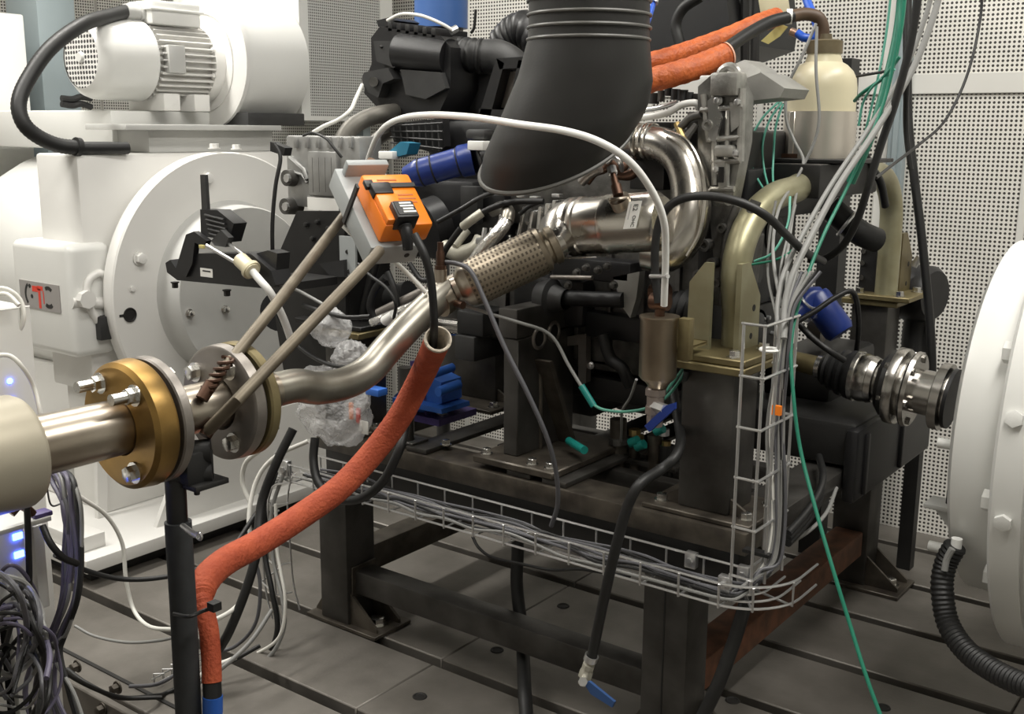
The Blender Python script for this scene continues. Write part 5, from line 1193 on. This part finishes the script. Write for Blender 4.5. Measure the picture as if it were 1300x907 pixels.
cab('thin black cable swinging across the right perforated wall', [(1248, -30, 3.6), (1245, 20, 3.6), (1234, 75, 3.55), (1218, 120, 3.5), (1196, 158, 3.4), (1165, 185, 3.2), (1135, 208, 3.0), (1112, 226, 2.75)], 1.8, M_rub, 'thin_cable')
cab('short black cable with an end beside the bottle', [(1088, 97, 2.95), (1105, 94, 2.9), (1122, 91, 2.88), (1135, 88, 2.86)], 1.8, M_rub, 'thin_cable')
cab('black hose behind the arch at the bottle foot', [(1096, 192, 3.2), (1106, 212, 3.25), (1118, 232, 3.3), (1124, 262, 3.35)], 5, M_rub, 'black_hose')
cab('thin grey wire looping down the left side of the bottle', [(1036, 30, 2.96), (1018, 72, 2.93), (1000, 110, 2.92), (998, 150, 2.91), (1008, 178, 2.9), (1020, 205, 2.88), (1008, 232, 2.8), (990, 262, 2.6), (982, 300, 2.5), (983, 340, 2.42), (992, 390, 2.35)], 2, M_cable_g, 'grey_wire')
cab('thin grey wire running down the front of the bottle', [(1037, 34, 2.95), (1036, 90, 2.93), (1040, 150, 2.92), (1032, 185, 2.91), (1018, 215, 2.88), (1010, 250, 2.75), (1004, 290, 2.55), (998, 340, 2.42), (1000, 395, 2.35)], 2, M_cable_g, 'grey_wire')
for lb_, pts in (('outermost of three thin green wires bowing left below the mount bracket', [(990, 128, 2.9), (968, 150, 2.86), (953, 180, 2.82), (955, 212, 2.8), (968, 238, 2.75), (978, 250, 2.7)]),
                 ('middle of three thin green wires bowing left below the mount bracket', [(992, 130, 2.9), (976, 155, 2.87), (968, 185, 2.84), (970, 215, 2.82), (976, 240, 2.75)]),
                 ('innermost and straightest of three thin green wires below the mount bracket', [(994, 132, 2.9), (985, 160, 2.88), (982, 195, 2.86), (981, 225, 2.82), (984, 245, 2.75)])):
    cab(lb_, pts, 1.5, M_cable_lg, 'green_wire')
for k, pts in enumerate(([(985, 255, 2.5), (977, 300, 2.48), (975, 350, 2.45), (985, 400, 2.36)], [(1010, 260, 2.52), (1000, 300, 2.48), (990, 350, 2.42), (992, 405, 2.35)], [(1003, 250, 2.55), (1000, 285, 2.5), (982, 320, 2.46), (958, 332, 2.46)], [(1018, 300, 2.5), (1006, 318, 2.46), (985, 330, 2.45), (955, 336, 2.46)])):
    cab(('leftmost grey wire behind the arch leg', 'inner grey wire behind the arch leg', 'green wire reaching left to the engine at the arch leg', 'lower green wire reaching left to the engine at the arch leg')[k], pts, 1.7, (M_cable_g, M_cable_g, M_cable_lg, M_cable_gr)[k], 'sensor_wire')

# things behind the front arch leg
bf = thing('blue_filter', 'dark blue cylinder canister tilted behind the upright tray', 'filter', (-1.1, 3.3, 1.0))
A, B = Y(1036, 380, 3.25), Y(1068, 424, 3.25)
obj('canister', MB().lathe(A, B - A, [(-.01, 0), (-.01, .045), (.0, .048), ((B - A).length - .015, .048), ((B - A).length, .04), ((B - A).length, 0)], 28), M_blue, bf)
obj('blue_hose', MB().tube(cr([Y(1040, 376, 3.25), Y(1026, 378, 3.22), Y(1018, 392, 3.2), Y(1008, 402, 3.18)], 8), .03, 18), M_blue, bf)
for a, b in ((1026, 382), (1018, 398)): obj('worm_clamp', MB().ring(Y(a, b, 3.2), (.6, 0, .6), .031, .005, 20, 6), M_galv, bf)
obj('grey_flange', MB().cyl(Y(1030, 415, 3.3), Y(1048, 420, 3.3), .04, n=20), M_fl, bf)
hl = thing('heater_hose', 'black right-angle hose at the inner side of the rear arch foot', 'hose')
hose('hose', [(1052, 262, 3.3), (1072, 280, 3.32), (1092, 296, 3.34), (1112, 305, 3.4)], 16, M_rub, hl, 20)
obj('worm_clamp', MB().ring(Y(1075, 284, 3.32), (.7, .2, -.5), .042, .006, 24, 6), M_galv, hl)
rh = thing('round_black_housing', 'round black housing with a bent hose behind the rear right column', 'housing', (-1.0, 3.9, .9))
p = Y(1180, 372, 3.95)
obj('drum', MB().lathe(p + Vector((-.12, 0, 0)), (1, -.3, 0), [(0, 0), (0, .085), (.02, .1), (.14, .1), (.16, .085), (.16, 0)], 32), M_plas, rh)
hose('bent_hose', [(1172, 385, 3.95), (1163, 410, 3.95), (1160, 440, 3.95), (1162, 470, 3.95), (1160, 500, 3.95)], 15, M_rub, rh, 20)
obj('white_band', MB().ring(Y(1161, 446, 3.95), (0, 0, 1), .047, .005, 24, 6), M_galv, rh)
obj('white_tip', MB().cyl(Y(1160, 338, 3.8), Y(1168, 326, 3.8), .012, n=10), M_galv, rh)
obj('drum_stand', MB().box(p.x - .03, p.x + .02, 3.93, 3.98, .001, p.z - .08), M_blk, rh)
cab('black cable in front of the rear column above the drive shaft', [(1006, 412, 2.9), (1035, 395, 2.95), (1060, 378, 3.0), (1080, 370, 3.05), (1088, 385, 3.1), (1090, 420, 3.15), (1086, 455, 3.2)], 3.5, M_rub, 'black_cable')
cab('short black cable running down right behind the drive shaft boot', [(1008, 405, 2.95), (1030, 428, 2.95), (1052, 445, 2.95), (1072, 458, 2.98)], 4, M_rub, 'black_cable')
for k in range(3):
    cab(('lowest of three black cables bending round below the gearbox', 'middle of three black cables bending round below the gearbox', 'topmost of three black cables bending round below the gearbox')[k],
        [(1000, 690 - 6 * k, 2.4), (1020, 668 - 6 * k, 2.5), (1038, 640 - 5 * k, 2.6), (1045, 605, 2.7), (1040, 580, 2.9)], 5, M_rub, 'black_cable')
cab('grey cable under the gearbox curving to the rear leg', [(1003, 690, 2.42), (1030, 672, 2.6), (1050, 650, 2.75), (1062, 620, 2.9)], 2.5, M_cable_g, 'grey_cable')

# ---- small plumbing under the engine
vm = thing('valve_manifold', 'row of small dark pipes with teal plugs between pedestal and front column', 'manifold', (-1.45, 2.7, .66))
for a, b, c, w, m in ((785, 532, 604, 11, M_frame2), (806, 560, 606, 7, M_frame2), (832, 552, 606, 10, M_frame2), (846, 565, 610, 9, M_blk)):
    rod('standing_pipe', (a, b, 2.66), (a, c, 2.66), w, m, vm, 16)
for a, b, w, m in ((785, 556, 12.5, M_alud), (806, 545, 8, M_brass), (812, 552, 6, M_brass), (843, 545, 7, M_galv), (846, 560, 6, M_brass)):
    rod('pipe_fitting', (a, b, 2.655), (a, b + 8, 2.655), w, m, vm, 8)
for a, b in ((800, 563), (808, 568), (832, 548)): obj('teal_plug', MB().cyl(Y(a, b, 2.62), Y(a + 10, b - 4, 2.62), .014, n=10), M_teal, vm)
obj('base_bar', MB().box(Y(762, 600, 2.66).x, Y(862, 600, 2.66).x, 2.64, 2.70, .646, .662, .002), M_frame, vm)
gc = thing('probe_lead', 'teal-plugged probe lead from the exhaust pipe across the pedestal to the canister', 'cable')
hose('steel_probe', [(590, 388, 2.12), (620, 398, 2.16), (660, 410, 2.22), (690, 420, 2.3), (706, 434, 2.32), (722, 464, 2.32), (740, 494, 2.32)], 2.2, M_cable_g, gc)
rod('teal_plug', (738, 490, 2.32), (754, 516, 2.32), 4.5, M_teal, gc, 10)
hose('green_lead', [(753, 514, 2.32), (765, 520, 2.31), (785, 523, 2.3), (805, 522, 2.29), (825, 517, 2.3), (845, 505, 2.34), (862, 485, 2.38), (875, 462, 2.40)], 2, M_cable_lg, gc)
hose('green_lead', [(845, 498, 2.33), (860, 478, 2.37), (872, 462, 2.38)], 2, M_cable_lg, gc)
gd = thing('probe_lead', 'thin grey probe lead hanging left of the canister down to the manifold', 'cable')
hose('lead', [(808, 482, 2.4), (800, 505, 2.45), (790, 522, 2.5), (789, 545, 2.55), (788, 562, 2.6)], 1.7, M_cable_g, gd)
te = one('teal_plug', 'teal plug on the pedestal base plate', 'plug', MB().cyl(Y(722, 560, 2.5), Y(742, 572, 2.45), .012, n=10), M_teal)
cab('black cable rising behind the front column left side', [(872, 470, 2.35), (868, 520, 2.42), (872, 560, 2.5), (866, 600, 2.55)], 4, M_rub, 'black_cable')

# ================================================================ LEFT END OF THE ENGINE
ec = thing('control_unit', 'ribbed silver aluminium control unit on black bracket at the left end', 'control unit', (-2.55, 2.42, 1.29))
blk('housing', 362, 172, 458, 268, 2.44, .10, M_alud2, ec, .008)
blk('raised_lid', 390, 192, 428, 250, 2.425, .02, M_alud2, ec, .004)
for a in range(6): blk('fin', 372 + 14 * a, 174, 376 + 14 * a, 188, 2.43, .02, M_alud2, ec, .001)
for a in (396, 404, 412, 420): blk('lid_groove', a, 200, a + 1.5, 244, 2.4245, .001, M_alud, ec, 0)
obj('diagonal_rib', MB().tube([Y(368, 200, 2.435), Y(386, 216, 2.435), Y(390, 228, 2.435)], .008, 8).tube([Y(372, 218, 2.435), Y(384, 222, 2.435), Y(390, 232, 2.435)], .006, 8), M_alud2, ec)
for a, b in ((366, 226), (364, 262)):
    p = Y(a, b, 2.42); obj('mounting_lug', MB().lathe(p + Vector((0, .05, 0)), (0, -1, 0), [(0, 0), (0, .03), (.06, .026), (.06, .014), (.05, .012), (.05, 0)], 20), M_alud, ec)
    obj('lug_screw', MB().cyl(p + Vector((0.012, -.005, 0)), p + Vector((.012, -.02, 0)), .014, n=8), M_galv, ec)
blk('paper_label', 390, 250, 430, 269, 2.4232, .001, M_paper, ec, 0)
cab('black cable hanging in front of the white flange left of the control unit', [(348, 182, 2.3), (356, 200, 2.3), (350, 235, 2.28), (346, 280, 2.27), (346, 320, 2.27), (348, 345, 2.28)], 2.6, M_rub, 'black_cable')
blk2 = one('black_lever', 'short black lever stub on the plinth edge above the white flange', 'lever', MB().prism([Y(343, 180, 2.32), Y(362, 188, 2.32), Y(360, 198, 2.32), (Y(343, 192, 2.32))], (0, .03, 0)), M_plas)
cab('black cable looping over the top of the control unit', [(385, 172, 2.4), (398, 169, 2.38), (414, 176, 2.37), (424, 188, 2.37), (434, 200, 2.38)], 1.8, M_rub, 'thin_cable')
cab('white-tipped lead rising left of the air filter box', [(398, 168, 2.5), (412, 160, 2.5), (430, 152, 2.52), (445, 140, 2.55), (452, 125, 2.6), (460, 108, 2.66)], 2.6, M_cable_w, 'white_lead')

gs = thing('gear_selector', 'black gear selector unit with ridged lever in front of the white flange', 'gear selector', (-2.75, 2.1, 1.05))
YG = 2.12
plate('base', [(232, 336), (252, 322), (318, 322), (344, 344), (350, 362), (332, 366), (225, 356), (212, 346), (210, 334), (216, 330), (224, 342)], YG, .07, M_plas, gs)
plate('side_arm', [(222, 345), (236, 298), (246, 294), (262, 306), (258, 314), (247, 308), (244, 335), (236, 352)], YG - .01, .02, M_plas, gs)
plate('rear_support', [(325, 322), (340, 318), (352, 322), (350, 350), (336, 352)], YG + .02, .05, M_plas, gs)
lev = plate('lever_block', [(254, 266), (276, 267), (297, 284), (290, 308), (270, 302), (255, 300)], YG + .01, .05, M_plas, gs)
for k in range(5): rod('ridge', (260 + 1.5 * k, 273 + 6 * k, YG + .005), (284 + 1.5 * k, 279 + 6 * k, YG + .005), 1.8, M_plas2, gs, 6)
plate('pivot', [(268, 306), (280, 292), (290, 302), (286, 314), (272, 312)], YG - .02, .02, M_plas2, gs)
plate('stalk', [(254, 222), (260, 222), (263, 266), (256, 266)], YG + .02, .012, M_plas2, gs)
rod('steel_link', (262, 312, YG - .03), (300, 334, YG - .03), 2.5, M_galv, gs, 8)
rod('steel_link', (288, 308, YG - .01), (312, 326, YG - .01), 2, M_galv, gs, 8)
rod('cream_fitting', (305, 330, YG - .03), (321, 345, YG - .04), 10, M_natural, gs, 14)
rod('cream_ring', (317, 341, YG - .035), (320, 344, YG - .035), 13, M_natural, gs, 16)
hose('white_cable', [(320, 344, YG - .04), (330, 356, YG - .04), (342, 370, YG - .03), (352, 388, YG), (362, 410, YG + .04), (372, 440, YG + .08)], 5, M_whitep, gs)
pl = blk('paper_label', 254, 340, 270, 353, YG - .0015, .001, M_paper, gs, 0)
blk('label_print', 257, 343, 267, 346, YG - .0022, .0006, M_ink, gs, 0)
blk('yellow_clip', 252, 311, 258, 316, YG - .03, .01, M_yell, gs, .001)
for a, b in ((222, 358), (288, 368)): bolt(gs, Y(a, b, YG + .02), (0, 0, -1), .01, .02, M_blk)
obj('holding_rail', MB().box(Y(330, 350, 2.2).x, Y(410, 350, 2.3).x, 2.2, 2.36, Y(330, 362, 2.2).z, Y(330, 352, 2.2).z), M_blk, gs)

# wiring between control unit and pipe
WL = [('grey lead crossing behind the tilted rods', [(352, 360, 2.2), (372, 366, 2.2), (395, 378, 2.2), (420, 392, 2.2)], 2.2, M_cable_g),
      ('black lead passing under the lower tilted rod', [(350, 395, 2.2), (362, 420, 2.2), (385, 445, 2.18), (415, 462, 2.16), (445, 468, 2.15)], 2.6, M_rub),
      ('black cable lying across the top of the plastic bag', [(385, 388, 2.2), (410, 396, 2.18), (440, 403, 2.17), (470, 402, 2.18)], 3, M_rub),
      ('black loop of cable right of the lower tilted rod', [(455, 335, 2.3), (470, 350, 2.28), (490, 365, 2.27), (502, 385, 2.27), (500, 405, 2.28)], 2.2, M_rub),
      ('thick black cable standing behind the plastic bag', [(478, 330, 2.45), (470, 360, 2.45), (462, 395, 2.45), (464, 420, 2.46)], 6, M_rub),
      ('thick black cable bending right behind the exhaust elbow', [(490, 352, 2.42), (476, 368, 2.42), (470, 390, 2.42), (478, 410, 2.43)], 5, M_rub),
      ('second black cable right of the bag', [(492, 345, 2.4), (502, 372, 2.4), (504, 402, 2.4), (498, 428, 2.42)], 4, M_rub),
      ('black cable sagging from the blue hose to the cast valve', [(520, 335, 2.4), (535, 355, 2.4), (552, 352, 2.4), (562, 338, 2.42)], 3.5, M_rub)]
for lb_, pts, r, m in WL: cab(lb_, pts, r, m, 'wiring')
sg = thing('silver_pipes', 'pair of short silver pipes with white clips above the exhaust elbow', 'pipes')
rod('pipe', (472, 410, 2.32), (548, 378, 2.36), 5.5, M_foil, sg, 14)
rod('pipe', (480, 398, 2.4), (545, 366, 2.44), 6, M_fl, sg, 14)
rod('white_clip', (488, 408, 2.3), (500, 400, 2.3), 6.5, M_whitep, sg, 10)
dk = one('dark_canister', 'dark cylinder lying behind the silver pipes', 'canister', MB().cyl(Y(470, 385, 2.6), Y(520, 372, 2.6), .04, n=20), M_plas2)
lbd = thing('dark_bracket', 'black lower bracket with bolts left of the plastic bag', 'bracket', (-2.6, 2.4, .8))
plate('bracket_plate', [(340, 360), (385, 362), (388, 420), (352, 410)], 2.46, .03, M_blk, lbd)
rod('round_motor', (356, 395, 2.44), (362, 396, 2.5), 26, M_plas, lbd, 24)
for a, b in ((384, 355), (350, 372), (372, 372)): bolt(lbd, Y(a, b, 2.45), (0, -1, 0), .01, .016, M_galv)

# ---- plastic bag with parts
bgt = thing('plastic_bag', 'clear plastic bag of small parts hanging behind the exhaust elbow', 'bag', (-2.33, 2.2, .72))
def crumple(c, rx, ry, rz, seed, amp, n=44, neck=False):
    r_ = random.Random(seed); ph = [(r_.uniform(0, 6.28), r_.randint(2, 9), r_.randint(2, 8), r_.uniform(.3, 1)) for _ in range(12)]
    m = MB(); vs = []; fs = []; h = n // 2
    for i in range(h + 1):
        t = pi * i / h
        for k in range(n):
            a = 2 * pi * k / n
            s = 1 + amp * sum(w * sin(p_ + f1 * a + f2 * t * 1.3) for p_, f1, f2, w in ph) / 4
            s += amp * .22 * r_.uniform(-1, 1)
            taper = 1
            vs.append(c + Vector((rx * sin(t) * cos(a), ry * sin(t) * sin(a), rz * cos(t))) * s)
    for i in range(h):
        for k in range(n): k2 = (k + 1) % n; fs.append((i * n + k, (i + 1) * n + k, (i + 1) * n + k2, i * n + k2))
    return m.add(vs, fs)
obj('film', crumple(Y(424, 514, 2.2), .138, .075, .118, 3, .13, 56), M_bag, bgt, ang=70)
obj('film_neck', crumple(Y(420, 416, 2.2), .068, .05, .055, 9, .2, 40), M_bag, bgt, ang=70)
obj('film_gather', crumple(Y(446, 455, 2.2), .06, .05, .05, 4, .22, 40), M_bag, bgt, ang=70)
rb = random.Random(3)
for nm, lb_, (a, b), m, w in (('orange_strip', 'orange strip inside the clear plastic bag', (446, 522), M_orpl, (.012, .01, .05)), ('red_strip', 'red strip inside the clear plastic bag', (455, 528), M_red, (.012, .01, .045)), ('paper_slip', 'white paper slip inside the clear plastic bag', (462, 543), M_paper, (.035, .004, .04)), ('blue_part', 'blue plastic part in the clear bag', (478, 497), M_bluep, (.05, .04, .02)), ('grey_block', 'dark grey block inside the clear plastic bag', (425, 520), M_plas2, (.05, .03, .06))):
    c = Y(a, b, 2.19); one(nm, lb_, 'part', MB().box(c.x - w[0] / 2, c.x + w[0] / 2, c.y - w[1] / 2, c.y + w[1] / 2, c.z - w[2] / 2, c.z + w[2] / 2, .002), m)

# ================================================================ CABLES AT THE LEFT OF THE STAND
CL = [('white cable falling from the left tray end past the orange sleeve', [(392, 560, 2.1), (350, 580, 2.08), (326, 610, 2.05), (316, 660, 2.0), (322, 720, 1.95), (305, 765, 1.85), (272, 788, 1.75), (230, 800, 1.72)], 3, M_cable_w),
      ('white cable bow at the left tray end', [(330, 572, 2.1), (312, 588, 2.1), (308, 612, 2.1), (318, 640, 2.1)], 3, M_cable_w),
      ('thick black cable falling beside the left tray end', [(372, 545, 2.05), (350, 590, 2.0), (332, 640, 1.96), (326, 700, 1.9), (312, 750, 1.85), (292, 800, 1.8), (278, 825, 1.78)], 6, M_rub),
      ('black cable along the bent left tray', [(350, 600, 2.16), (338, 640, 2.15), (336, 700, 2.13), (345, 750, 2.1), (352, 800, 2.08), (335, 840, 2.05), (300, 862, 2.0), (260, 870, 1.9)], 3.5, M_rub),
      ('grey cable along the bent left tray', [(362, 596, 2.16), (345, 650, 2.14), (347, 710, 2.12), (358, 760, 2.09), (360, 800, 2.07), (340, 836, 2.03), (305, 850, 2.0), (262, 862, 1.92)], 2.6, M_cable_g),
      ('white cable lowest of the loops at the left tray', [(350, 640, 2.14), (352, 700, 2.12), (362, 760, 2.09), (356, 806, 2.06), (330, 828, 2.03), (290, 842, 2.0), (250, 850, 1.92)], 2.2, M_cable_w),
      ('dark grey cable inner loop at the left tray', [(320, 700, 2.0), (330, 740, 2.0), (325, 790, 1.98), (300, 820, 1.95), (268, 830, 1.9)], 2.4, M_cable_dg),
      ('grey cable crossing the floor at the foot of the black pole', [(345, 775, 2.0), (318, 815, 1.9), (280, 850, 1.8), (240, 875, 1.74), (205, 905, 1.7), (190, 930, 1.68)], 3, M_cable_g),
      ('white cable end curving down past the pole foot', [(300, 835, 1.85), (262, 852, 1.78), (235, 880, 1.72), (210, 910, 1.69)], 3, M_cable_w),
      ('black cable crossing to the pole foot', [(330, 820, 1.95), (285, 845, 1.85), (245, 865, 1.76), (212, 880, 1.7), (196, 884, 1.64), (150, 886, 1.54), (110, 868, 1.53), (85, 850, 1.53)], 3, M_rub),
      ('white cable hanging in a long bow left of the black pole', [(60, 600, 1.5), (100, 630, 1.6), (135, 655, 1.7), (155, 690, 1.75), (160, 735, 1.75), (170, 775, 1.75), (190, 796, 1.72), (225, 800, 1.7)], 2.6, M_cable_w),
      ('black cable stretched from the tangle past the pole to the tray', [(70, 705, 1.4), (110, 725, 1.5), (160, 736, 1.6), (215, 732, 1.7), (262, 718, 1.8), (295, 695, 1.9), (320, 660, 2.0), (335, 640, 2.05)], 3.2, M_rub),
      ('grey cable lying on the bed plate left of the pole', [(95, 795, 1.66), (120, 808, 1.68), (160, 816, 1.7), (200, 814, 1.7), (228, 808, 1.7)], 2, M_cable_g),
      ('dark grey cable ending in small clips on the bed plate edge', [(165, 872, 1.62), (195, 870, 1.64), (215, 862, 1.66), (232, 848, 1.7), (250, 838, 1.75)], 2.6, M_cable_dg)]
for lb_, pts, r, m in CL: cab(lb_, pts, r, m, 'loose_cable')
cc = thing('wire_clips', 'little wire tray offcut at the pole foot on the bed plate edge', 'wire tray', Zp(215, 865, 0))
for k in range(4):
    p = Zp(196 + 11 * k, 868 - 6 * k, .012); obj('clip_wire', MB().tube([p, p + Vector((0, 0, .03)), p + Vector((.02, .02, .03)), p + Vector((.02, .02, 0))], .0025, 6), M_galv, cc)
for k in range(2):
    obj('clip_rail', MB().tube([Zp(192, 872 - 8 * k, .03), Zp(255, 838 - 8 * k, .03)], .0025, 6), M_galv, cc)

# ---- far left: measuring cabinets and the tangle
mc = thing('measuring_cabinet', 'grey-white measuring cabinet with blue lamps, cut by the left edge', 'cabinet', (-2.2, 1.2, -.36))
XM = -2.25
def side(name, a, b, y0, y1, xx, th, m, parent, bev=.003):
    """a box whose right-hand (+x) face spans columns a..b and rows y0..y1 on the plane x = xx"""
    p, q = X(a, y0, xx), X(b, y1, xx)
    return obj(name, MB().box(xx - th, xx, p.y, q.y, max(q.z, -.355), X(b, y0, xx).z, bev), m, parent)
side('cabinet_body', -150, 30, 386, 1100, XM, .5, M_white2, mc, .006)
side('door_gap', 30.2, 36, 388, 1100, XM - .02, .3, M_slot, mc, 0)
side('side_panel', 36.2, 45, 388, 1100, XM + .005, .3, M_white2, mc, .002)
for a, b in ((12, 484), (14, 508)): obj('blue_lamp', MB().ball(X(a, b, XM + .004), .007, n=10), M_led, mc)
mb_ = thing('interface_box', 'white interface box with two glowing blue lamps at the lower left', 'box', (-1.9, 1.0, .7))
XI = -1.9
side('box_body', -150, 40, 662, 775, XI, .3, M_white2, mb_, .005)
side('top_plate', -150, 66, 655, 661.5, XI + .004, .31, M_white2, mb_, .002)
side('rear_plate', 41, 64, 663, 770, XI - .05, .02, M_white2, mb_, .002)
for a, b in ((22, 681), (24, 704)): obj('blue_lamp', MB().box(XI, XI + .003, X(a - 6, b, XI).y, X(a + 6, b, XI).y, X(a, b + 4, XI).z, X(a, b - 4, XI).z), M_led, mb_)
side('violet_connector', 44, 68, 648, 654.5, XI, .03, M_vio, mb_)
obj('brown_leads', MB().tube(cr([X(14, 653, XI), X(24, 643, XI), X(34, 646, XI), X(42, 653, XI)], 6), .008, 8), M_copper, mb_)
obj('box_post', MB().box(XI - .2, XI - .15, .7, .75, -.358, X(0, 776, XI).z), M_blk, mb_)
cab('white cable coil on top of the measuring cabinet', [(-10, 366, 1.18), (10, 368, 1.2), (26, 382, 1.22), (30, 405, 1.22), (20, 424, 1.21), (-10, 432, 1.18)], 3, M_cable_w, 'white_cable')
cab('second white cable running over the measuring cabinet', [(-10, 376, 1.16), (8, 374, 1.18), (24, 388, 1.19)], 3, M_cable_w, 'white_cable')
cab('white cable bowing down in front of the measuring cabinet', [(-10, 452, 1.12), (12, 452, 1.15), (28, 466, 1.17), (42, 490, 1.2), (50, 520, 1.2), (52, 545, 1.2)], 3, M_cable_w, 'white_cable')
cab('thin red lead at the edge of the measuring cabinet', [(-5, 520, 1.15), (20, 519, 1.16), (42, 522, 1.18)], 1.2, M_red, 'red_lead')
rt = random.Random(21)
for k in range(9):                                        # the violet-grey bundle
    j = lambda s: rt.uniform(-s, s)
    m = (M_cable_v, M_cable_v, M_cable_dg, M_cable_g, M_cable_v, M_cable_dg, M_cable_v, M_rub, M_cable_g)[k]
    P = [Y(58 + 3 * k, 596, 1.15), Y(70 + 3 * k + j(4), 612 + j(5), 1.12), Y(82 + 2.2 * k + j(4), 650 + j(5), 1.10), Y(84 + 2.3 * k + j(4), 705, 1.08), Y(76 + 2.6 * k + j(5), 760, 1.06), Y(62 + 3 * k + j(6), 800 + j(8), 1.05), Y(48 + 3 * k + j(8), 830 + j(8), 1.04), Y(40 + 6 * k + j(8), 880, 1.03), Y(50 + 8 * k, 940, 1.02)]
    one('bundle_cable', '%s cable in the bundle hanging under the exhaust pipe, %s from the left' % (CN[m.name], NTH[k]), 'cable', MB().tube(cr(P, 6), rt.choice((.0045, .0055, .004)), 8), m, 'cables in the hanging bundle')
for k in range(26):                                       # coiled tangle below
    m = rt.choice((M_cable_g, M_rub, M_cable_dg, M_rub, M_cable_dg, M_cable_v, M_rub))
    cx_, cy_ = rt.uniform(-10, 35), rt.uniform(775, 890); rx_, ry_ = rt.uniform(25, 62), rt.uniform(35, 85); a0 = rt.uniform(0, 6.28); yy0 = rt.uniform(.86, .98)
    P = [Y(cx_ + rx_ * cos(a0 + t * .55) + rt.uniform(-5, 5), cy_ + ry_ * sin(a0 + t * .55) + rt.uniform(-6, 6), yy0 + .05 * sin(t * .8 + k)) for t in range(9)]
    one('tangle_cable', '%s cable coiled in the tangle at the lower left corner' % CN[m.name], 'cable', MB().tube(cr(P, 5), rt.choice((.003, .004, .005)), 8), m, CN[m.name] + ' cables in the tangle')
cab('black cable hanging straight in front of the interface box', [(34, 640, .98), (36, 690, .98), (37, 740, .98), (34, 790, .97)], 4, M_rub, 'black_cable')
cab('black cable from the interface box into the bundle', [(54, 668, 1.0), (64, 690, 1.0), (80, 708, 1.02), (98, 716, 1.05)], 4.5, M_rub, 'black_cable')
cab('dark cable curving along the side of the bed plate', [(30, 800, .98), (60, 830, 1.1), (95, 862, 1.3), (150, 885, 1.45), (205, 886, 1.55)], 3, M_rub, 'black_cable')
cab('black cable dropping from behind the exhaust pipe', [(72, 590, 1.2), (80, 620, 1.18), (84, 660, 1.16), (92, 690, 1.14)], 4, M_rub, 'black_cable')
cab('thin grey lead curling below the exhaust pipe', [(28, 620, 1.1), (45, 606, 1.1), (56, 600, 1.1), (64, 640, 1.12), (78, 640, 1.15)], 1.2, M_cable_dg, 'grey_lead')
bpy.context.view_layer.update()
